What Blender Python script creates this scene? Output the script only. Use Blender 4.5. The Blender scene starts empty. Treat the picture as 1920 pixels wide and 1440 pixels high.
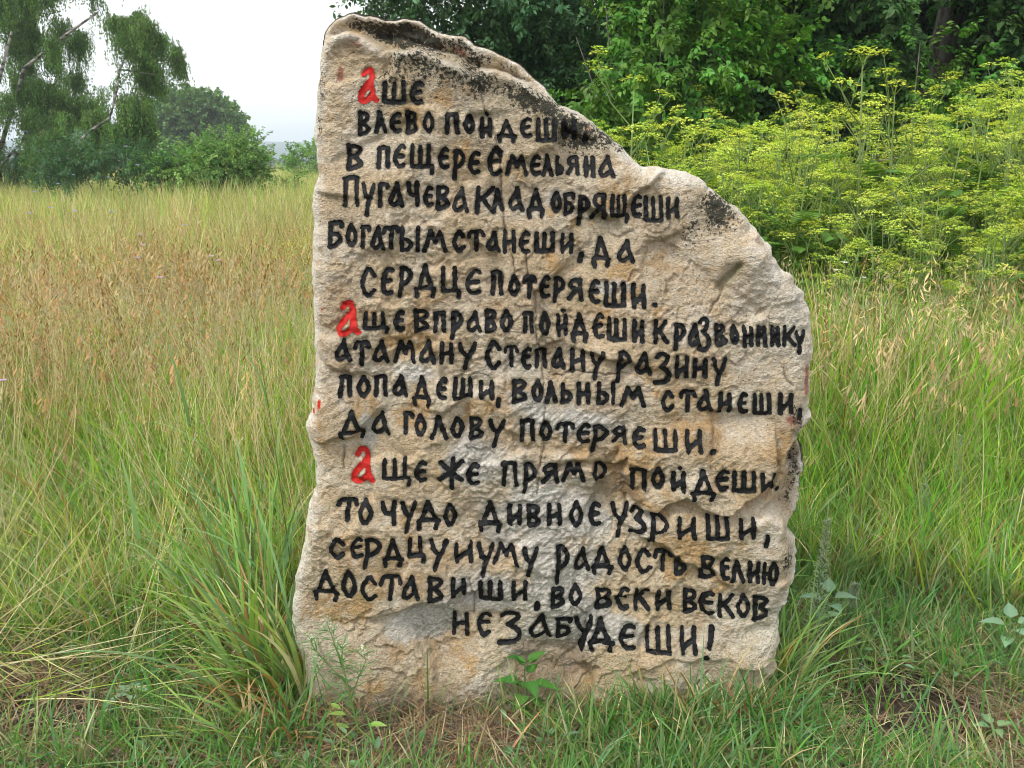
import bpy, math, random
import numpy as np
from mathutils import Vector

S = bpy.context.scene
COL = S.collection
R = math.radians
PI = math.pi
random.seed(7)

# ------------------------------------------------------------------ camera
CAM_H, FPX, PITCH = 1.60, 1850.0, R(13.2)
cd = bpy.data.cameras.new('camera')
cam = bpy.data.objects.new('camera', cd)
COL.objects.link(cam)
cd.sensor_width = 36.0
cd.lens = 36.0 * FPX / 1920.0
cd.clip_start, cd.clip_end = 0.05, 9000
cam.location = (0, 0, CAM_H)
cam.rotation_euler = (R(90) - PITCH, 0, 0)
S.camera = cam

# ------------------------------------------------------------------ sky, sun, exposure
SUN_EL, SUN_AZ = R(52), R(-128)          # azimuth from +Y towards +X: behind the camera, to the left
w = bpy.data.worlds.new('World'); S.world = w; w.use_nodes = True
nt = w.node_tree; nt.nodes.clear()
sky = nt.nodes.new('ShaderNodeTexSky'); sky.sky_type = 'NISHITA'; sky.sun_disc = False
sky.sun_elevation = SUN_EL; sky.sun_rotation = SUN_AZ; sky.air_density = 1.0; sky.dust_density = 4.0
hs = nt.nodes.new('ShaderNodeHueSaturation'); hs.inputs['Saturation'].default_value = 0.25
mx = nt.nodes.new('ShaderNodeMix'); mx.data_type = 'RGBA'; mx.inputs[0].default_value = 0.72
mx.inputs[7].default_value = (10.0, 10.3, 10.6, 1)       # the bright even cloud layer
bg = nt.nodes.new('ShaderNodeBackground'); bg.inputs['Strength'].default_value = 0.115
out = nt.nodes.new('ShaderNodeOutputWorld')
nt.links.new(sky.outputs[0], hs.inputs['Color']); nt.links.new(hs.outputs[0], mx.inputs[6])
nt.links.new(mx.outputs[2], bg.inputs[0]); nt.links.new(bg.outputs[0], out.inputs[0])

sd = bpy.data.lights.new('sun', 'SUN'); sd.energy = 1.6; sd.angle = R(10); sd.color = (1, .96, .88)
sun = bpy.data.objects.new('sun', sd); COL.objects.link(sun)
dv = Vector((math.sin(SUN_AZ) * math.cos(SUN_EL), math.cos(SUN_AZ) * math.cos(SUN_EL), math.sin(SUN_EL)))
sun.rotation_euler = dv.to_track_quat('Z', 'Y').to_euler()
sun.location = (0, 0, 30)

S.view_settings.view_transform = 'Standard'; S.view_settings.look = 'None'
S.view_settings.gamma = 1; S.view_settings.use_curve_mapping = False
S.view_settings.exposure = 0.5
S.render.engine = 'CYCLES'
cy = S.cycles
cy.max_bounces = 6; cy.diffuse_bounces = 3; cy.glossy_bounces = 2; cy.transmission_bounces = 4
cy.transparent_max_bounces = 4; cy.volume_bounces = 1; cy.use_denoising = True; cy.denoiser = 'OPENIMAGEDENOISE'; cy.denoising_input_passes = 'RGB_ALBEDO_NORMAL'
cy.filter_width = 1.0; cy.use_adaptive_sampling = True; cy.adaptive_threshold = .025
cy.caustics_reflective = False; cy.caustics_refractive = False

# ------------------------------------------------------------------ noise
_rng = np.random.default_rng(5)
_T = _rng.random((256, 256))
def vn(x, y, s=0):
    x = np.asarray(x, float) + s * 37.13; y = np.asarray(y, float) + s * 91.71
    xi = np.floor(x).astype(int); yi = np.floor(y).astype(int)
    fx = x - xi; fy = y - yi
    fx = fx * fx * (3 - 2 * fx); fy = fy * fy * (3 - 2 * fy)
    a = _T[xi & 255, yi & 255]; b = _T[(xi + 1) & 255, yi & 255]
    c = _T[xi & 255, (yi + 1) & 255]; d = _T[(xi + 1) & 255, (yi + 1) & 255]
    return (a * (1 - fx) + b * fx) * (1 - fy) + (c * (1 - fx) + d * fx) * fy
def fbm(x, y, o=4, s=0, g=.5):
    t = 0; a = 1; n = 0
    for i in range(o):
        k = 2.03 ** i; ca, sa = math.cos(i * .9), math.sin(i * .9)
        t = t + a * vn((x * ca - y * sa) * k, (x * sa + y * ca) * k, s + i); n += a; a *= g
    return t / n
def sst(a, b, x):
    t = np.clip((x - a) / (b - a), 0, 1); return t * t * (3 - 2 * t)
def n3(p, f, s=0):
    return (vn(p[:, 0] * f, p[:, 1] * f, s) + vn(p[:, 1] * f, p[:, 2] * f, s + 3) + vn(p[:, 2] * f, p[:, 0] * f, s + 6)) / 3

# ------------------------------------------------------------------ materials
def new_mat(name):
    m = bpy.data.materials.new(name); m.use_nodes = True; m.node_tree.nodes.clear()
    return m, m.node_tree.nodes, m.node_tree.links
def leaf_mat(name, trans=.35, rough=.5, spec=.35, hue=.03, val=.35, tint=(1, 1, 1)):
    m, N, L = new_mat(name)
    at = N.new('ShaderNodeAttribute'); at.attribute_name = 'Col'
    oi = N.new('ShaderNodeObjectInfo')
    h = N.new('ShaderNodeHueSaturation')
    r1 = N.new('ShaderNodeMapRange'); r1.inputs[3].default_value = .5 - hue; r1.inputs[4].default_value = .5 + hue
    r2 = N.new('ShaderNodeMapRange'); r2.inputs[3].default_value = 1 - val; r2.inputs[4].default_value = 1 + val
    wn = N.new('ShaderNodeTexWhiteNoise'); wn.noise_dimensions = '1D'
    L.new(oi.outputs['Random'], r1.inputs[0]); L.new(oi.outputs['Random'], wn.inputs['W']); L.new(wn.outputs['Value'], r2.inputs[0])
    L.new(r1.outputs[0], h.inputs['Hue']); L.new(r2.outputs[0], h.inputs['Value'])
    mt = N.new('ShaderNodeMix'); mt.data_type = 'RGBA'; mt.blend_type = 'MULTIPLY'; mt.inputs[0].default_value = 1; mt.inputs[7].default_value = (*tint, 1)
    L.new(at.outputs['Color'], mt.inputs[6]); L.new(mt.outputs[2], h.inputs['Color'])
    p = N.new('ShaderNodeBsdfPrincipled'); p.inputs['Roughness'].default_value = rough
    p.inputs['Specular IOR Level'].default_value = spec
    t = N.new('ShaderNodeBsdfTranslucent')
    g = N.new('ShaderNodeMix'); g.data_type = 'RGBA'; g.blend_type = 'MULTIPLY'; g.inputs[0].default_value = 1; g.inputs[7].default_value = (1.05, 1.15, .55, 1)
    L.new(h.outputs[0], g.inputs[6]); L.new(g.outputs[2], t.inputs['Color'])
    ms = N.new('ShaderNodeMixShader'); ms.inputs[0].default_value = trans
    o = N.new('ShaderNodeOutputMaterial')
    L.new(h.outputs[0], p.inputs['Base Color']); L.new(p.outputs[0], ms.inputs[1]); L.new(t.outputs[0], ms.inputs[2]); L.new(ms.outputs[0], o.inputs[0])
    return m
M_GRASS = leaf_mat('grass_blade', .36, .55, .22, .02, .30)
M_DRY = leaf_mat('dry_stalk', .2, .6, .2, .008, .3)
M_LEAF = leaf_mat('leaf', .3, .45, .35, .025, .35)
M_BIRCH = leaf_mat('birch_leaf', .4, .55, .2, .02, .3)
M_UMB = leaf_mat('umbel_flower', .4, .7, .1, .02, .15)
M_HERB = leaf_mat('herb_leaf', .3, .5, .35, .01, .08)

def bark_mat(name, c1, c2, sc):
    m, N, L = new_mat(name)
    tc = N.new('ShaderNodeTexCoord'); mp = N.new('ShaderNodeMapping'); mp.inputs['Scale'].default_value = sc
    n = N.new('ShaderNodeTexNoise'); n.inputs['Scale'].default_value = 1; n.inputs['Detail'].default_value = 5
    cr = N.new('ShaderNodeValToRGB'); cr.color_ramp.elements[0].position = .42; cr.color_ramp.elements[1].position = .56
    cr.color_ramp.elements[0].color = (*c1, 1); cr.color_ramp.elements[1].color = (*c2, 1)
    p = N.new('ShaderNodeBsdfPrincipled'); p.inputs['Roughness'].default_value = .9
    b = N.new('ShaderNodeBump'); b.inputs['Strength'].default_value = .6; b.inputs['Distance'].default_value = .02
    o = N.new('ShaderNodeOutputMaterial')
    L.new(tc.outputs['Object'], mp.inputs[0]); L.new(mp.outputs[0], n.inputs['Vector']); L.new(n.outputs[0], cr.inputs[0])
    L.new(cr.outputs[0], p.inputs['Base Color']); L.new(n.outputs[0], b.inputs['Height']); L.new(b.outputs[0], p.inputs['Normal']); L.new(p.outputs[0], o.inputs[0])
    return m
M_BARK = bark_mat('grey_bark', (.06, .05, .04), (.16, .14, .12), (18, 18, 5))
M_BIRCHBARK = bark_mat('birch_bark', (.08, .07, .06), (.36, .34, .31), (3, 3, 12))
M_TWIG = bark_mat('dead_twig', (.16, .13, .11), (.27, .24, .22), (20, 20, 20))

# stone: colour comes from painted vertex colours (mineral and lichen colours, some painted light and shade), fine grain from noise
def stone_mat():
    m, N, L = new_mat('rough_limestone')
    at = N.new('ShaderNodeAttribute'); at.attribute_name = 'Col'
    tc = N.new('ShaderNodeTexCoord')
    n1 = N.new('ShaderNodeTexNoise'); n1.inputs['Scale'].default_value = 130; n1.inputs['Detail'].default_value = 6; n1.inputs['Roughness'].default_value = .65
    n2 = N.new('ShaderNodeTexNoise'); n2.inputs['Scale'].default_value = 420; n2.inputs['Detail'].default_value = 3
    vo = N.new('ShaderNodeTexVoronoi'); vo.inputs['Scale'].default_value = 210; 
    for n in (n1, n2, vo): L.new(tc.outputs['Object'], n.inputs['Vector'])
    r = N.new('ShaderNodeMapRange'); r.inputs[1].default_value = .3; r.inputs[2].default_value = .7; r.inputs[3].default_value = .74; r.inputs[4].default_value = 1.24
    L.new(n1.outputs[0], r.inputs[0])
    mu = N.new('ShaderNodeMix'); mu.data_type = 'RGBA'; mu.blend_type = 'MULTIPLY'; mu.inputs[0].default_value = 1
    cb = N.new('ShaderNodeCombineColor')
    for i in range(3): L.new(r.outputs[0], cb.inputs[i])
    L.new(at.outputs['Color'], mu.inputs[6]); L.new(cb.outputs[0], mu.inputs[7])
    a2_ = N.new('ShaderNodeAttribute'); a2_.attribute_name = 'LichShade'; sp_ = N.new('ShaderNodeSeparateColor'); L.new(a2_.outputs['Color'], sp_.inputs[0])
    ln = N.new('ShaderNodeTexNoise'); ln.inputs['Scale'].default_value = 105; ln.inputs['Detail'].default_value = 8; ln.inputs['Roughness'].default_value = .72; L.new(tc.outputs['Object'], ln.inputs['Vector'])
    su = N.new('ShaderNodeMath'); su.operation = 'MULTIPLY_ADD'; su.inputs[1].default_value = .34; L.new(sp_.outputs[0], su.inputs[0]); L.new(ln.outputs[0], su.inputs[2])
    lr = N.new('ShaderNodeMapRange'); lr.inputs[1].default_value = .70; lr.inputs[2].default_value = .745; L.new(su.outputs[0], lr.inputs[0])
    lm = N.new('ShaderNodeMix'); lm.data_type = 'RGBA'; lm.inputs[7].default_value = (.062, .060, .045, 1)
    L.new(lr.outputs[0], lm.inputs[0]); L.new(mu.outputs[2], lm.inputs[6])
    # scattered dark pores everywhere
    pn = N.new('ShaderNodeTexNoise'); pn.inputs['Scale'].default_value = 150; pn.inputs['Detail'].default_value = 4; L.new(tc.outputs['Object'], pn.inputs['Vector'])
    pr = N.new('ShaderNodeMapRange'); pr.inputs[1].default_value = .62; pr.inputs[2].default_value = .70; pr.inputs[4].default_value = .65; L.new(pn.outputs[0], pr.inputs[0])
    pm = N.new('ShaderNodeMix'); pm.data_type = 'RGBA'; pm.inputs[7].default_value = (.16, .11, .07, 1)
    L.new(pr.outputs[0], pm.inputs[0]); L.new(lm.outputs[2], pm.inputs[6])
    p = N.new('ShaderNodeBsdfPrincipled'); p.inputs['Roughness'].default_value = .93; p.inputs['Specular IOR Level'].default_value = .2
    L.new(pm.outputs[2], p.inputs['Base Color'])
    ad = N.new('ShaderNodeMath'); ad.operation = 'MULTIPLY_ADD'; ad.inputs[1].default_value = .5
    L.new(n2.outputs[0], ad.inputs[0]); L.new(n1.outputs[0], ad.inputs[2])
    a2 = N.new('ShaderNodeMath'); a2.operation = 'MULTIPLY_ADD'; a2.inputs[1].default_value = .45
    L.new(vo.outputs['Distance'], a2.inputs[0]); L.new(ad.outputs[0], a2.inputs[2])
    b = N.new('ShaderNodeBump'); b.inputs['Strength'].default_value = 1.0; b.inputs['Distance'].default_value = .0075
    L.new(a2.outputs[0], b.inputs['Height']); L.new(b.outputs[0], p.inputs['Normal'])
    o = N.new('ShaderNodeOutputMaterial'); L.new(p.outputs[0], o.inputs[0])
    return m
M_STONE = stone_mat()
def paint_mat(name, c, rough):
    m, N, L = new_mat(name)
    tc = N.new('ShaderNodeTexCoord'); n = N.new('ShaderNodeTexNoise'); n.inputs['Scale'].default_value = 120; n.inputs['Detail'].default_value = 5
    n2 = N.new('ShaderNodeTexNoise'); n2.inputs['Scale'].default_value = 9; n2.inputs['Detail'].default_value = 3
    L.new(tc.outputs['Object'], n.inputs['Vector']); L.new(tc.outputs['Object'], n2.inputs['Vector'])
    cr = N.new('ShaderNodeValToRGB'); cr.color_ramp.elements[0].position = .3; cr.color_ramp.elements[1].position = .7
    cr.color_ramp.elements[0].color = (*[v * .7 for v in c], 1); cr.color_ramp.elements[1].color = (*[min(1, v * 1.35 + .003) for v in c], 1)
    mm = N.new('ShaderNodeMath'); mm.operation = 'MULTIPLY_ADD'; mm.inputs[1].default_value = .5; 
    m3 = N.new('ShaderNodeMath'); m3.operation = 'MULTIPLY'; m3.inputs[1].default_value = .5
    L.new(n2.outputs[0], m3.inputs[0]); L.new(n.outputs[0], mm.inputs[0]); L.new(m3.outputs[0], mm.inputs[2]); L.new(mm.outputs[0], cr.inputs[0])
    p = N.new('ShaderNodeBsdfPrincipled'); p.inputs['Roughness'].default_value = rough; p.inputs['Specular IOR Level'].default_value = .22
    b = N.new('ShaderNodeBump'); b.inputs['Strength'].default_value = .5; b.inputs['Distance'].default_value = .003
    L.new(n.outputs[0], b.inputs['Height']); L.new(b.outputs[0], p.inputs['Normal']); L.new(cr.outputs[0], p.inputs['Base Color'])
    o = N.new('ShaderNodeOutputMaterial'); L.new(p.outputs[0], o.inputs[0])
    return m
M_BLACK = paint_mat('black_paint', (.0055, .0056, .0065), .6)
M_RED = paint_mat('red_paint', (.47, .017, .013), .65)
M_RUST = paint_mat('old_red_paint', (.22, .035, .025), .8)

def ground_mat():
    m, N, L = new_mat('soil_and_turf')
    tc = N.new('ShaderNodeTexCoord')
    def noise(s, d=6, r=.6):
        n = N.new('ShaderNodeTexNoise'); n.inputs['Scale'].default_value = s; n.inputs['Detail'].default_value = d; n.inputs['Roughness'].default_value = r
        L.new(tc.outputs['Object'], n.inputs['Vector']); return n
    a = noise(2.2); b = noise(38, 8, .7); c = noise(.06, 5)
    c1 = N.new('ShaderNodeValToRGB'); c1.color_ramp.elements[0].position = .35; c1.color_ramp.elements[1].position = .68
    c1.color_ramp.elements[0].color = (.035, .026, .019, 1); c1.color_ramp.elements[1].color = (.12, .092, .062, 1)
    e = c1.color_ramp.elements.new(.54); e.color = (.075, .058, .042, 1)
    L.new(b.outputs[0], c1.inputs[0])
    c2 = N.new('ShaderNodeValToRGB'); c2.color_ramp.elements[0].position = .35; c2.color_ramp.elements[1].position = .65
    c2.color_ramp.elements[0].color = (.06, .10, .03, 1); c2.color_ramp.elements[1].color = (.20, .19, .08, 1)
    L.new(c.outputs[0], c2.inputs[0])
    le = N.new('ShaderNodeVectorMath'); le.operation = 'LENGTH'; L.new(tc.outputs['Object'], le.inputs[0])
    mr = N.new('ShaderNodeMapRange'); mr.inputs[1].default_value = 8; mr.inputs[2].default_value = 30; L.new(le.outputs['Value'], mr.inputs[0])
    mx = N.new('ShaderNodeMix'); mx.data_type = 'RGBA'; L.new(mr.outputs[0], mx.inputs[0]); L.new(c1.outputs[0], mx.inputs[6]); L.new(c2.outputs[0], mx.inputs[7])
    p = N.new('ShaderNodeBsdfPrincipled'); p.inputs['Roughness'].default_value = .95; p.inputs['Specular IOR Level'].default_value = .15
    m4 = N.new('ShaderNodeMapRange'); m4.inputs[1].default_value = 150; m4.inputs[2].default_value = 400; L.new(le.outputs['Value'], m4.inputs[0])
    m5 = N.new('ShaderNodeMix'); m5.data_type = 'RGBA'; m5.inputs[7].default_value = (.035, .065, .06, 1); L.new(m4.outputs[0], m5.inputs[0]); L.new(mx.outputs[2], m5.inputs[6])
    L.new(m5.outputs[2], p.inputs['Base Color'])
    bp = N.new('ShaderNodeBump'); bp.inputs['Strength'].default_value = 1; bp.inputs['Distance'].default_value = .02
    L.new(b.outputs[0], bp.inputs['Height']); L.new(bp.outputs[0], p.inputs['Normal'])
    o = N.new('ShaderNodeOutputMaterial'); L.new(p.outputs[0], o.inputs[0])
    return m
M_GROUND = ground_mat()

# ------------------------------------------------------------------ object helpers
def tag(o, label=None, cat=None, group=None, kind=None):
    if label: o['label'] = label
    if cat: o['category'] = cat
    if group: o['group'] = group
    if kind: o['kind'] = kind
    return o
def thing(name, label, cat, loc=(0, 0, 0), rz=0, group=None):
    o = bpy.data.objects.new(name, None); COL.objects.link(o)
    o.location = loc; o.rotation_euler = (0, 0, rz); o.empty_display_size = .1
    return tag(o, label, cat, group)
class MB:
    def __init__(s): s.v = []; s.f = []; s.c = []; s.n = 0
    def add(s, v, f, c):
        b = s.n; s.v.append(np.asarray(v, float).reshape(-1, 3)); k = len(s.v[-1])
        s.f += [tuple(i + b for i in q) for q in f]
        c = np.asarray(c, float)
        s.c.append(np.broadcast_to(c, (k, 3)) if c.ndim == 1 else c); s.n += k
    def mesh(s, name, mat, smooth=True):
        me = bpy.data.meshes.new(name)
        V = np.concatenate(s.v) if s.v else np.zeros((0, 3))
        me.from_pydata(V.tolist(), [], s.f)
        C = np.concatenate(s.c); a = me.color_attributes.new('Col', 'FLOAT_COLOR', 'POINT')
        a.data.foreach_set('color', np.concatenate([np.clip(C, 0, 1), np.ones((len(C), 1))], 1).astype('f').ravel())
        me.polygons.foreach_set('use_smooth', [smooth] * len(me.polygons))
        for m in (mat if isinstance(mat, (list, tuple)) else [mat]): me.materials.append(m)
        return me
    def build(s, name, mat, parent=None, smooth=True, link=True):
        o = bpy.data.objects.new(name, s.mesh(name, mat, smooth))
        if link: COL.objects.link(o)
        if parent: o.parent = parent
        return o
def jit(c, a=.18, rg=random):
    k = 1 + rg.uniform(-a, a); j = rg.uniform(-a, a) * .35
    return (c[0] * k * (1 + j), c[1] * k, c[2] * k * (1 - j))
def ribbon(mb, pts, widths, side, col, col2=None):
    """flat strip along pts; side = unit vector across; slight fold left to normals"""
    n = len(pts); V = []; C = []
    for i, (p, wd) in enumerate(zip(pts, widths)):
        p = np.array(p); V += [p - side * wd / 2, p + side * wd / 2]
        t = i / max(1, n - 1); cc = np.array(col) * (1 - t) + np.array(col2 if col2 is not None else col) * t; C += [cc, cc]
    mb.add(V, [(2 * i, 2 * i + 1, 2 * i + 3, 2 * i + 2) for i in range(n - 1)], np.array(C))
def blade(mb, x, y, L, W, az, lean, droop, col, col2=None, seg=5, z0=0, twist=0):
    """grass blade: starts at angle lean from vertical, bends over by droop along its length"""
    pts = []; p = np.array([x, y, z0], float); a = lean; d = L / seg
    h = np.array([math.cos(az), math.sin(az), 0])
    for i in range(seg + 1):
        pts.append(p.copy()); p = p + d * (h * math.sin(a) + np.array([0, 0, 1]) * math.cos(a)); a += droop / seg * (0.5 + i / seg)
    ws = [W * (1 - (i / seg) ** 2.2) * (.75 + .25 * min(1, i)) + W * .04 for i in range(seg + 1)]
    s = np.array([-math.sin(az + twist), math.cos(az + twist), 0])
    ribbon(mb, pts, ws, s, col, col2)
    return pts
def tube(mb, pts, rad, k, col):
    pts = [np.array(p, float) for p in pts]; V = []; F = []
    for i, p in enumerate(pts):
        t = pts[min(i + 1, len(pts) - 1)] - pts[max(i - 1, 0)]; t = t / (np.linalg.norm(t) + 1e-9)
        a = np.cross(t, [0, 0, 1.]) if abs(t[2]) < .9 else np.cross(t, [1., 0, 0]); a /= np.linalg.norm(a); b = np.cross(t, a)
        for j in range(k):
            th = 2 * PI * j / k; V.append(p + rad[i] * (a * math.cos(th) + b * math.sin(th)))
    for i in range(len(pts) - 1):
        for j in range(k): F.append((i * k + j, i * k + (j + 1) % k, (i + 1) * k + (j + 1) % k, (i + 1) * k + j))
    F.append(tuple(range((len(pts) - 1) * k, len(pts) * k)))
    mb.add(V, F, col)
def leaf(mb, base, d, up, L, W, col, fold=.25, curl=.15):
    """pointed oval leaf: two folded halves, 4 triangles each side"""
    base = np.array(base, float); d = np.array(d, float); d /= np.linalg.norm(d)
    up = np.array(up, float); s = np.cross(d, up); s /= (np.linalg.norm(s) + 1e-9); u = np.cross(s, d)
    def P(t, k): return base + d * (L * t) + s * (W * k) + u * (abs(k) * W * fold * 2 - curl * L * t * t)
    V = [P(0, 0), P(.28, .44), P(.62, .42), P(1, 0), P(.62, -.42), P(.28, -.44), P(.5, 0)]
    c = np.array(col); C = np.array([c * .9, c, c, c * 1.08, c, c, c * .95])
    mb.add(V, [(0, 1, 6), (1, 2, 6), (2, 3, 6), (0, 6, 5), (6, 4, 5), (6, 3, 4)], C)

SRC = {}
def source(name, objs):
    c = bpy.data.collections.new(name)
    for o in objs: c.objects.link(o)
    SRC[name] = (c, len(objs)); return name
def scatter(name, P, rot, sc, src, rg, idx=None, parent=None):
    c, k = SRC[src]; n = len(P)
    me = bpy.data.meshes.new(name); me.from_pydata(np.asarray(P).tolist(), [], [])
    def at(nm, ty, data, f='vector'):
        a = me.attributes.new(nm, ty, 'POINT'); a.data.foreach_set(f, np.ascontiguousarray(data).ravel())
    sc = np.asarray(sc, float)
    if sc.ndim == 1: sc = np.stack([sc] * 3, 1)
    at('rot', 'FLOAT_VECTOR', np.asarray(rot, 'f')); at('scl', 'FLOAT_VECTOR', sc.astype('f'))
    at('idx', 'INT', (rg.integers(0, k, n) if idx is None else idx).astype('i'), 'value')
    o = bpy.data.objects.new(name, me); COL.objects.link(o)
    if parent: o.parent = parent
    g = bpy.data.node_groups.new('scatter', 'GeometryNodeTree')
    g.interface.new_socket('Geometry', in_out='INPUT', socket_type='NodeSocketGeometry')
    g.interface.new_socket('Geometry', in_out='OUTPUT', socket_type='NodeSocketGeometry')
    N, L = g.nodes, g.links
    gi = N.new('NodeGroupInput'); go = N.new('NodeGroupOutput'); ip = N.new('GeometryNodeInstanceOnPoints')
    ci = N.new('GeometryNodeCollectionInfo'); ci.inputs[0].default_value = c; ci.inputs['Separate Children'].default_value = True; ci.inputs['Reset Children'].default_value = True
    def na(nm, ty):
        a = N.new('GeometryNodeInputNamedAttribute'); a.data_type = ty; a.inputs['Name'].default_value = nm; return a.outputs['Attribute']
    e = N.new('FunctionNodeEulerToRotation')
    L.new(gi.outputs[0], ip.inputs['Points']); L.new(ci.outputs[0], ip.inputs['Instance']); ip.inputs['Pick Instance'].default_value = True
    L.new(na('idx', 'INT'), ip.inputs['Instance Index']); L.new(na('rot', 'FLOAT_VECTOR'), e.inputs[0]); L.new(e.outputs[0], ip.inputs['Rotation'])
    L.new(na('scl', 'FLOAT_VECTOR'), ip.inputs['Scale']); L.new(ip.outputs[0], go.inputs[0])
    md = o.modifiers.new('scatter', 'NODES'); md.node_group = g
    o['kind'] = 'stuff'
    return o

# ------------------------------------------------------------------ pixel <-> place (only used to lay out traced outlines at their real distance)
D0 = 2.60
def at_y(u, v, Y):
    u = np.asarray(u, float); v = np.asarray(v, float)
    dy = FPX * math.cos(PITCH) + (720 - v) * math.sin(PITCH); dz = -FPX * math.sin(PITCH) + (720 - v) * math.cos(PITCH)
    t = Y / dy; return (u - 960) * t, CAM_H + dz * t
def to_px(x, y, z):
    zz = z - CAM_H; f = y * math.cos(PITCH) - zz * math.sin(PITCH); up = y * math.sin(PITCH) + zz * math.cos(PITCH)
    return 960 + FPX * x / f, 720 - FPX * up / f
def on_ground(u, v):
    a = PITCH + math.atan((v - 720) / FPX); y = CAM_H / math.tan(a); f = y * math.cos(PITCH) + CAM_H * math.sin(PITCH)
    return (u - 960) * f / FPX, y

# ------------------------------------------------------------------ ground
def gz(x, y):
    x = np.asarray(x, float); y = np.asarray(y, float); r = np.hypot(x, y)
    h = (fbm(x * 1.3, y * 1.3, 4, 21) - .5) * .07 * sst(.3, 1.5, np.hypot(x - .1, y - 2.75)) + (fbm(x * .07, y * .07, 3, 31) - .5) * .5 * sst(8, 30, r)
    h = h - 9.0 * sst(50, 150, r) + (22 + 9 * fbm(np.arctan2(x, y) * 6, r * .001, 3, 8)) * sst(800, 1500, r)
    return h
def build_ground():
    rings = np.concatenate([np.linspace(.4, 7, 110), np.geomspace(7.1, 1690, 90)]); A = 360
    th = np.linspace(0, 2 * PI, A, endpoint=False)
    X = np.outer(rings, np.sin(th)); Y = np.outer(rings, np.cos(th)); Z = gz(X, Y)
    V = np.stack([X, Y, Z], -1).reshape(-1, 3)
    F = []
    for i in range(len(rings) - 1):
        for j in range(A):
            F.append((i * A + j, i * A + (j + 1) % A, (i + 1) * A + (j + 1) % A, (i + 1) * A + j))
    F.append(tuple(range(A)))
    me = bpy.data.meshes.new('ground'); me.from_pydata(V.tolist(), [], F); me.materials.append(M_GROUND)
    me.polygons.foreach_set('use_smooth', [True] * len(me.polygons)); me.flip_normals()
    o = bpy.data.objects.new('ground', me); COL.objects.link(o); o['kind'] = 'structure'
build_ground()

# ------------------------------------------------------------------ the inscribed stone
OUT = [(656,21),(640,28),(620,40),(608,60),(603,80),(600,110),(597,140),(597,173),(593,207),(588,240),(588,260),(594,277),(595,300),(595,333),(588,360),(585,387),(589,413),(585,447),
(585,476),(587,514),(589,549),(588,582),(590,622),(591,663),(590,696),(590,731),(585,752),(583,771),(577,790),(578,817),(586,839),(591,874),(590,909),(585,928),(579,955),(574,988),
(568,1020),(562,1050),(556,1077),(552,1104),(549,1131),(548,1158),(550,1180),(556,1203),(561,1220),(568,1245),(572,1275),(578,1300),(590,1322),(606,1345),(612,1400),(1425,1400),(1440,1330),(1450,1290),
(1456,1255),(1461,1222),(1464,1190),(1465,1158),(1471,1133),(1474,1112),(1484,1096),(1491,1072),(1492,1037),(1489,1009),(1479,990),(1480,980),(1489,955),(1500,928),(1502,907),(1511,882),(1510,861),(1505,836),(1501,820),
(1511,790),(1518,766),(1523,731),(1523,690),(1526,655),(1522,622),(1515,590),(1513,555),(1510,547),(1493,527),(1473,507),(1457,487),(1439,460),(1433,447),(1413,423),(1393,400),(1377,387),(1350,363),(1327,350),
(1310,333),(1287,323),(1250,317),(1203,310),(1190,300),(1177,287),(1160,267),(1143,253),(1123,240),(1103,223),(1087,210),(1073,207),(1050,197),(1040,187),(1033,180),(1020,163),(1003,147),(983,127),(957,110),
(930,97),(893,83),(873,67),(840,63),(823,60),(807,50),(787,37),(757,32),(740,35),(717,32),(687,28),(670,23)]
EDGE_BACK = .055
ox, oz = at_y([p[0] for p in OUT], [p[1] for p in OUT], D0 + EDGE_BACK)
def seg_dist(X, Y, pts, closed=False):
    """distance to polyline"""
    d = np.full(X.shape, 1e9); n = len(pts)
    for i in range(n if closed else n - 1):
        ax, ay = pts[i]; bx, by = pts[(i + 1) % n]; ex, ey = bx - ax, by - ay; L = ex * ex + ey * ey + 1e-12
        t = np.clip(((X - ax) * ex + (Y - ay) * ey) / L, 0, 1)
        d = np.minimum(d, np.hypot(X - ax - t * ex, Y - ay - t * ey))
    return d
def inside(X, Y, pts):
    c = np.zeros(X.shape, bool); n = len(pts); j = n - 1
    for i in range(n):
        xi, yi = pts[i]; xj, yj = pts[j]
        c ^= ((yi > Y) != (yj > Y)) & (X < (xj - xi) * (Y - yi) / (yj - yi + 1e-12) + xi); j = i
    return c
GS = .0031
gx = np.arange(-.70, .90, GS); gzz = np.arange(-.16, 2.02, GS)
GX, GZ = np.meshgrid(gx, gzz)                       # rows = z
opts = list(zip(ox, oz))
SDF = seg_dist(GX, GZ, opts, True); INS = inside(GX, GZ, opts)
SDF = np.where(INS, -SDF, SDF)
SDF += (fbm(GX * 26, GZ * 26, 4, 2) - .5) * (.014 + .012 * sst(.45, .6, GX)) + (np.abs(fbm(GX * 11, GZ * 11, 3, 6) - .5) - .06) * .05 * sst(.50, .62, GX)
U, V_ = to_px(GX, D0, GZ)                           # where each point of the front shows in the photo
EX, EZ = to_px(GX, D0 + EDGE_BACK, GZ)

def px_line(pts): return pts
def side_of(pts, reg):                              # region polygon mask softened by distance to its border line
    d = seg_dist(U, V_, pts); m = inside(U, V_, pts + reg); return np.where(m, d, -d)
inn = -SDF
H = np.zeros_like(GX)
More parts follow.
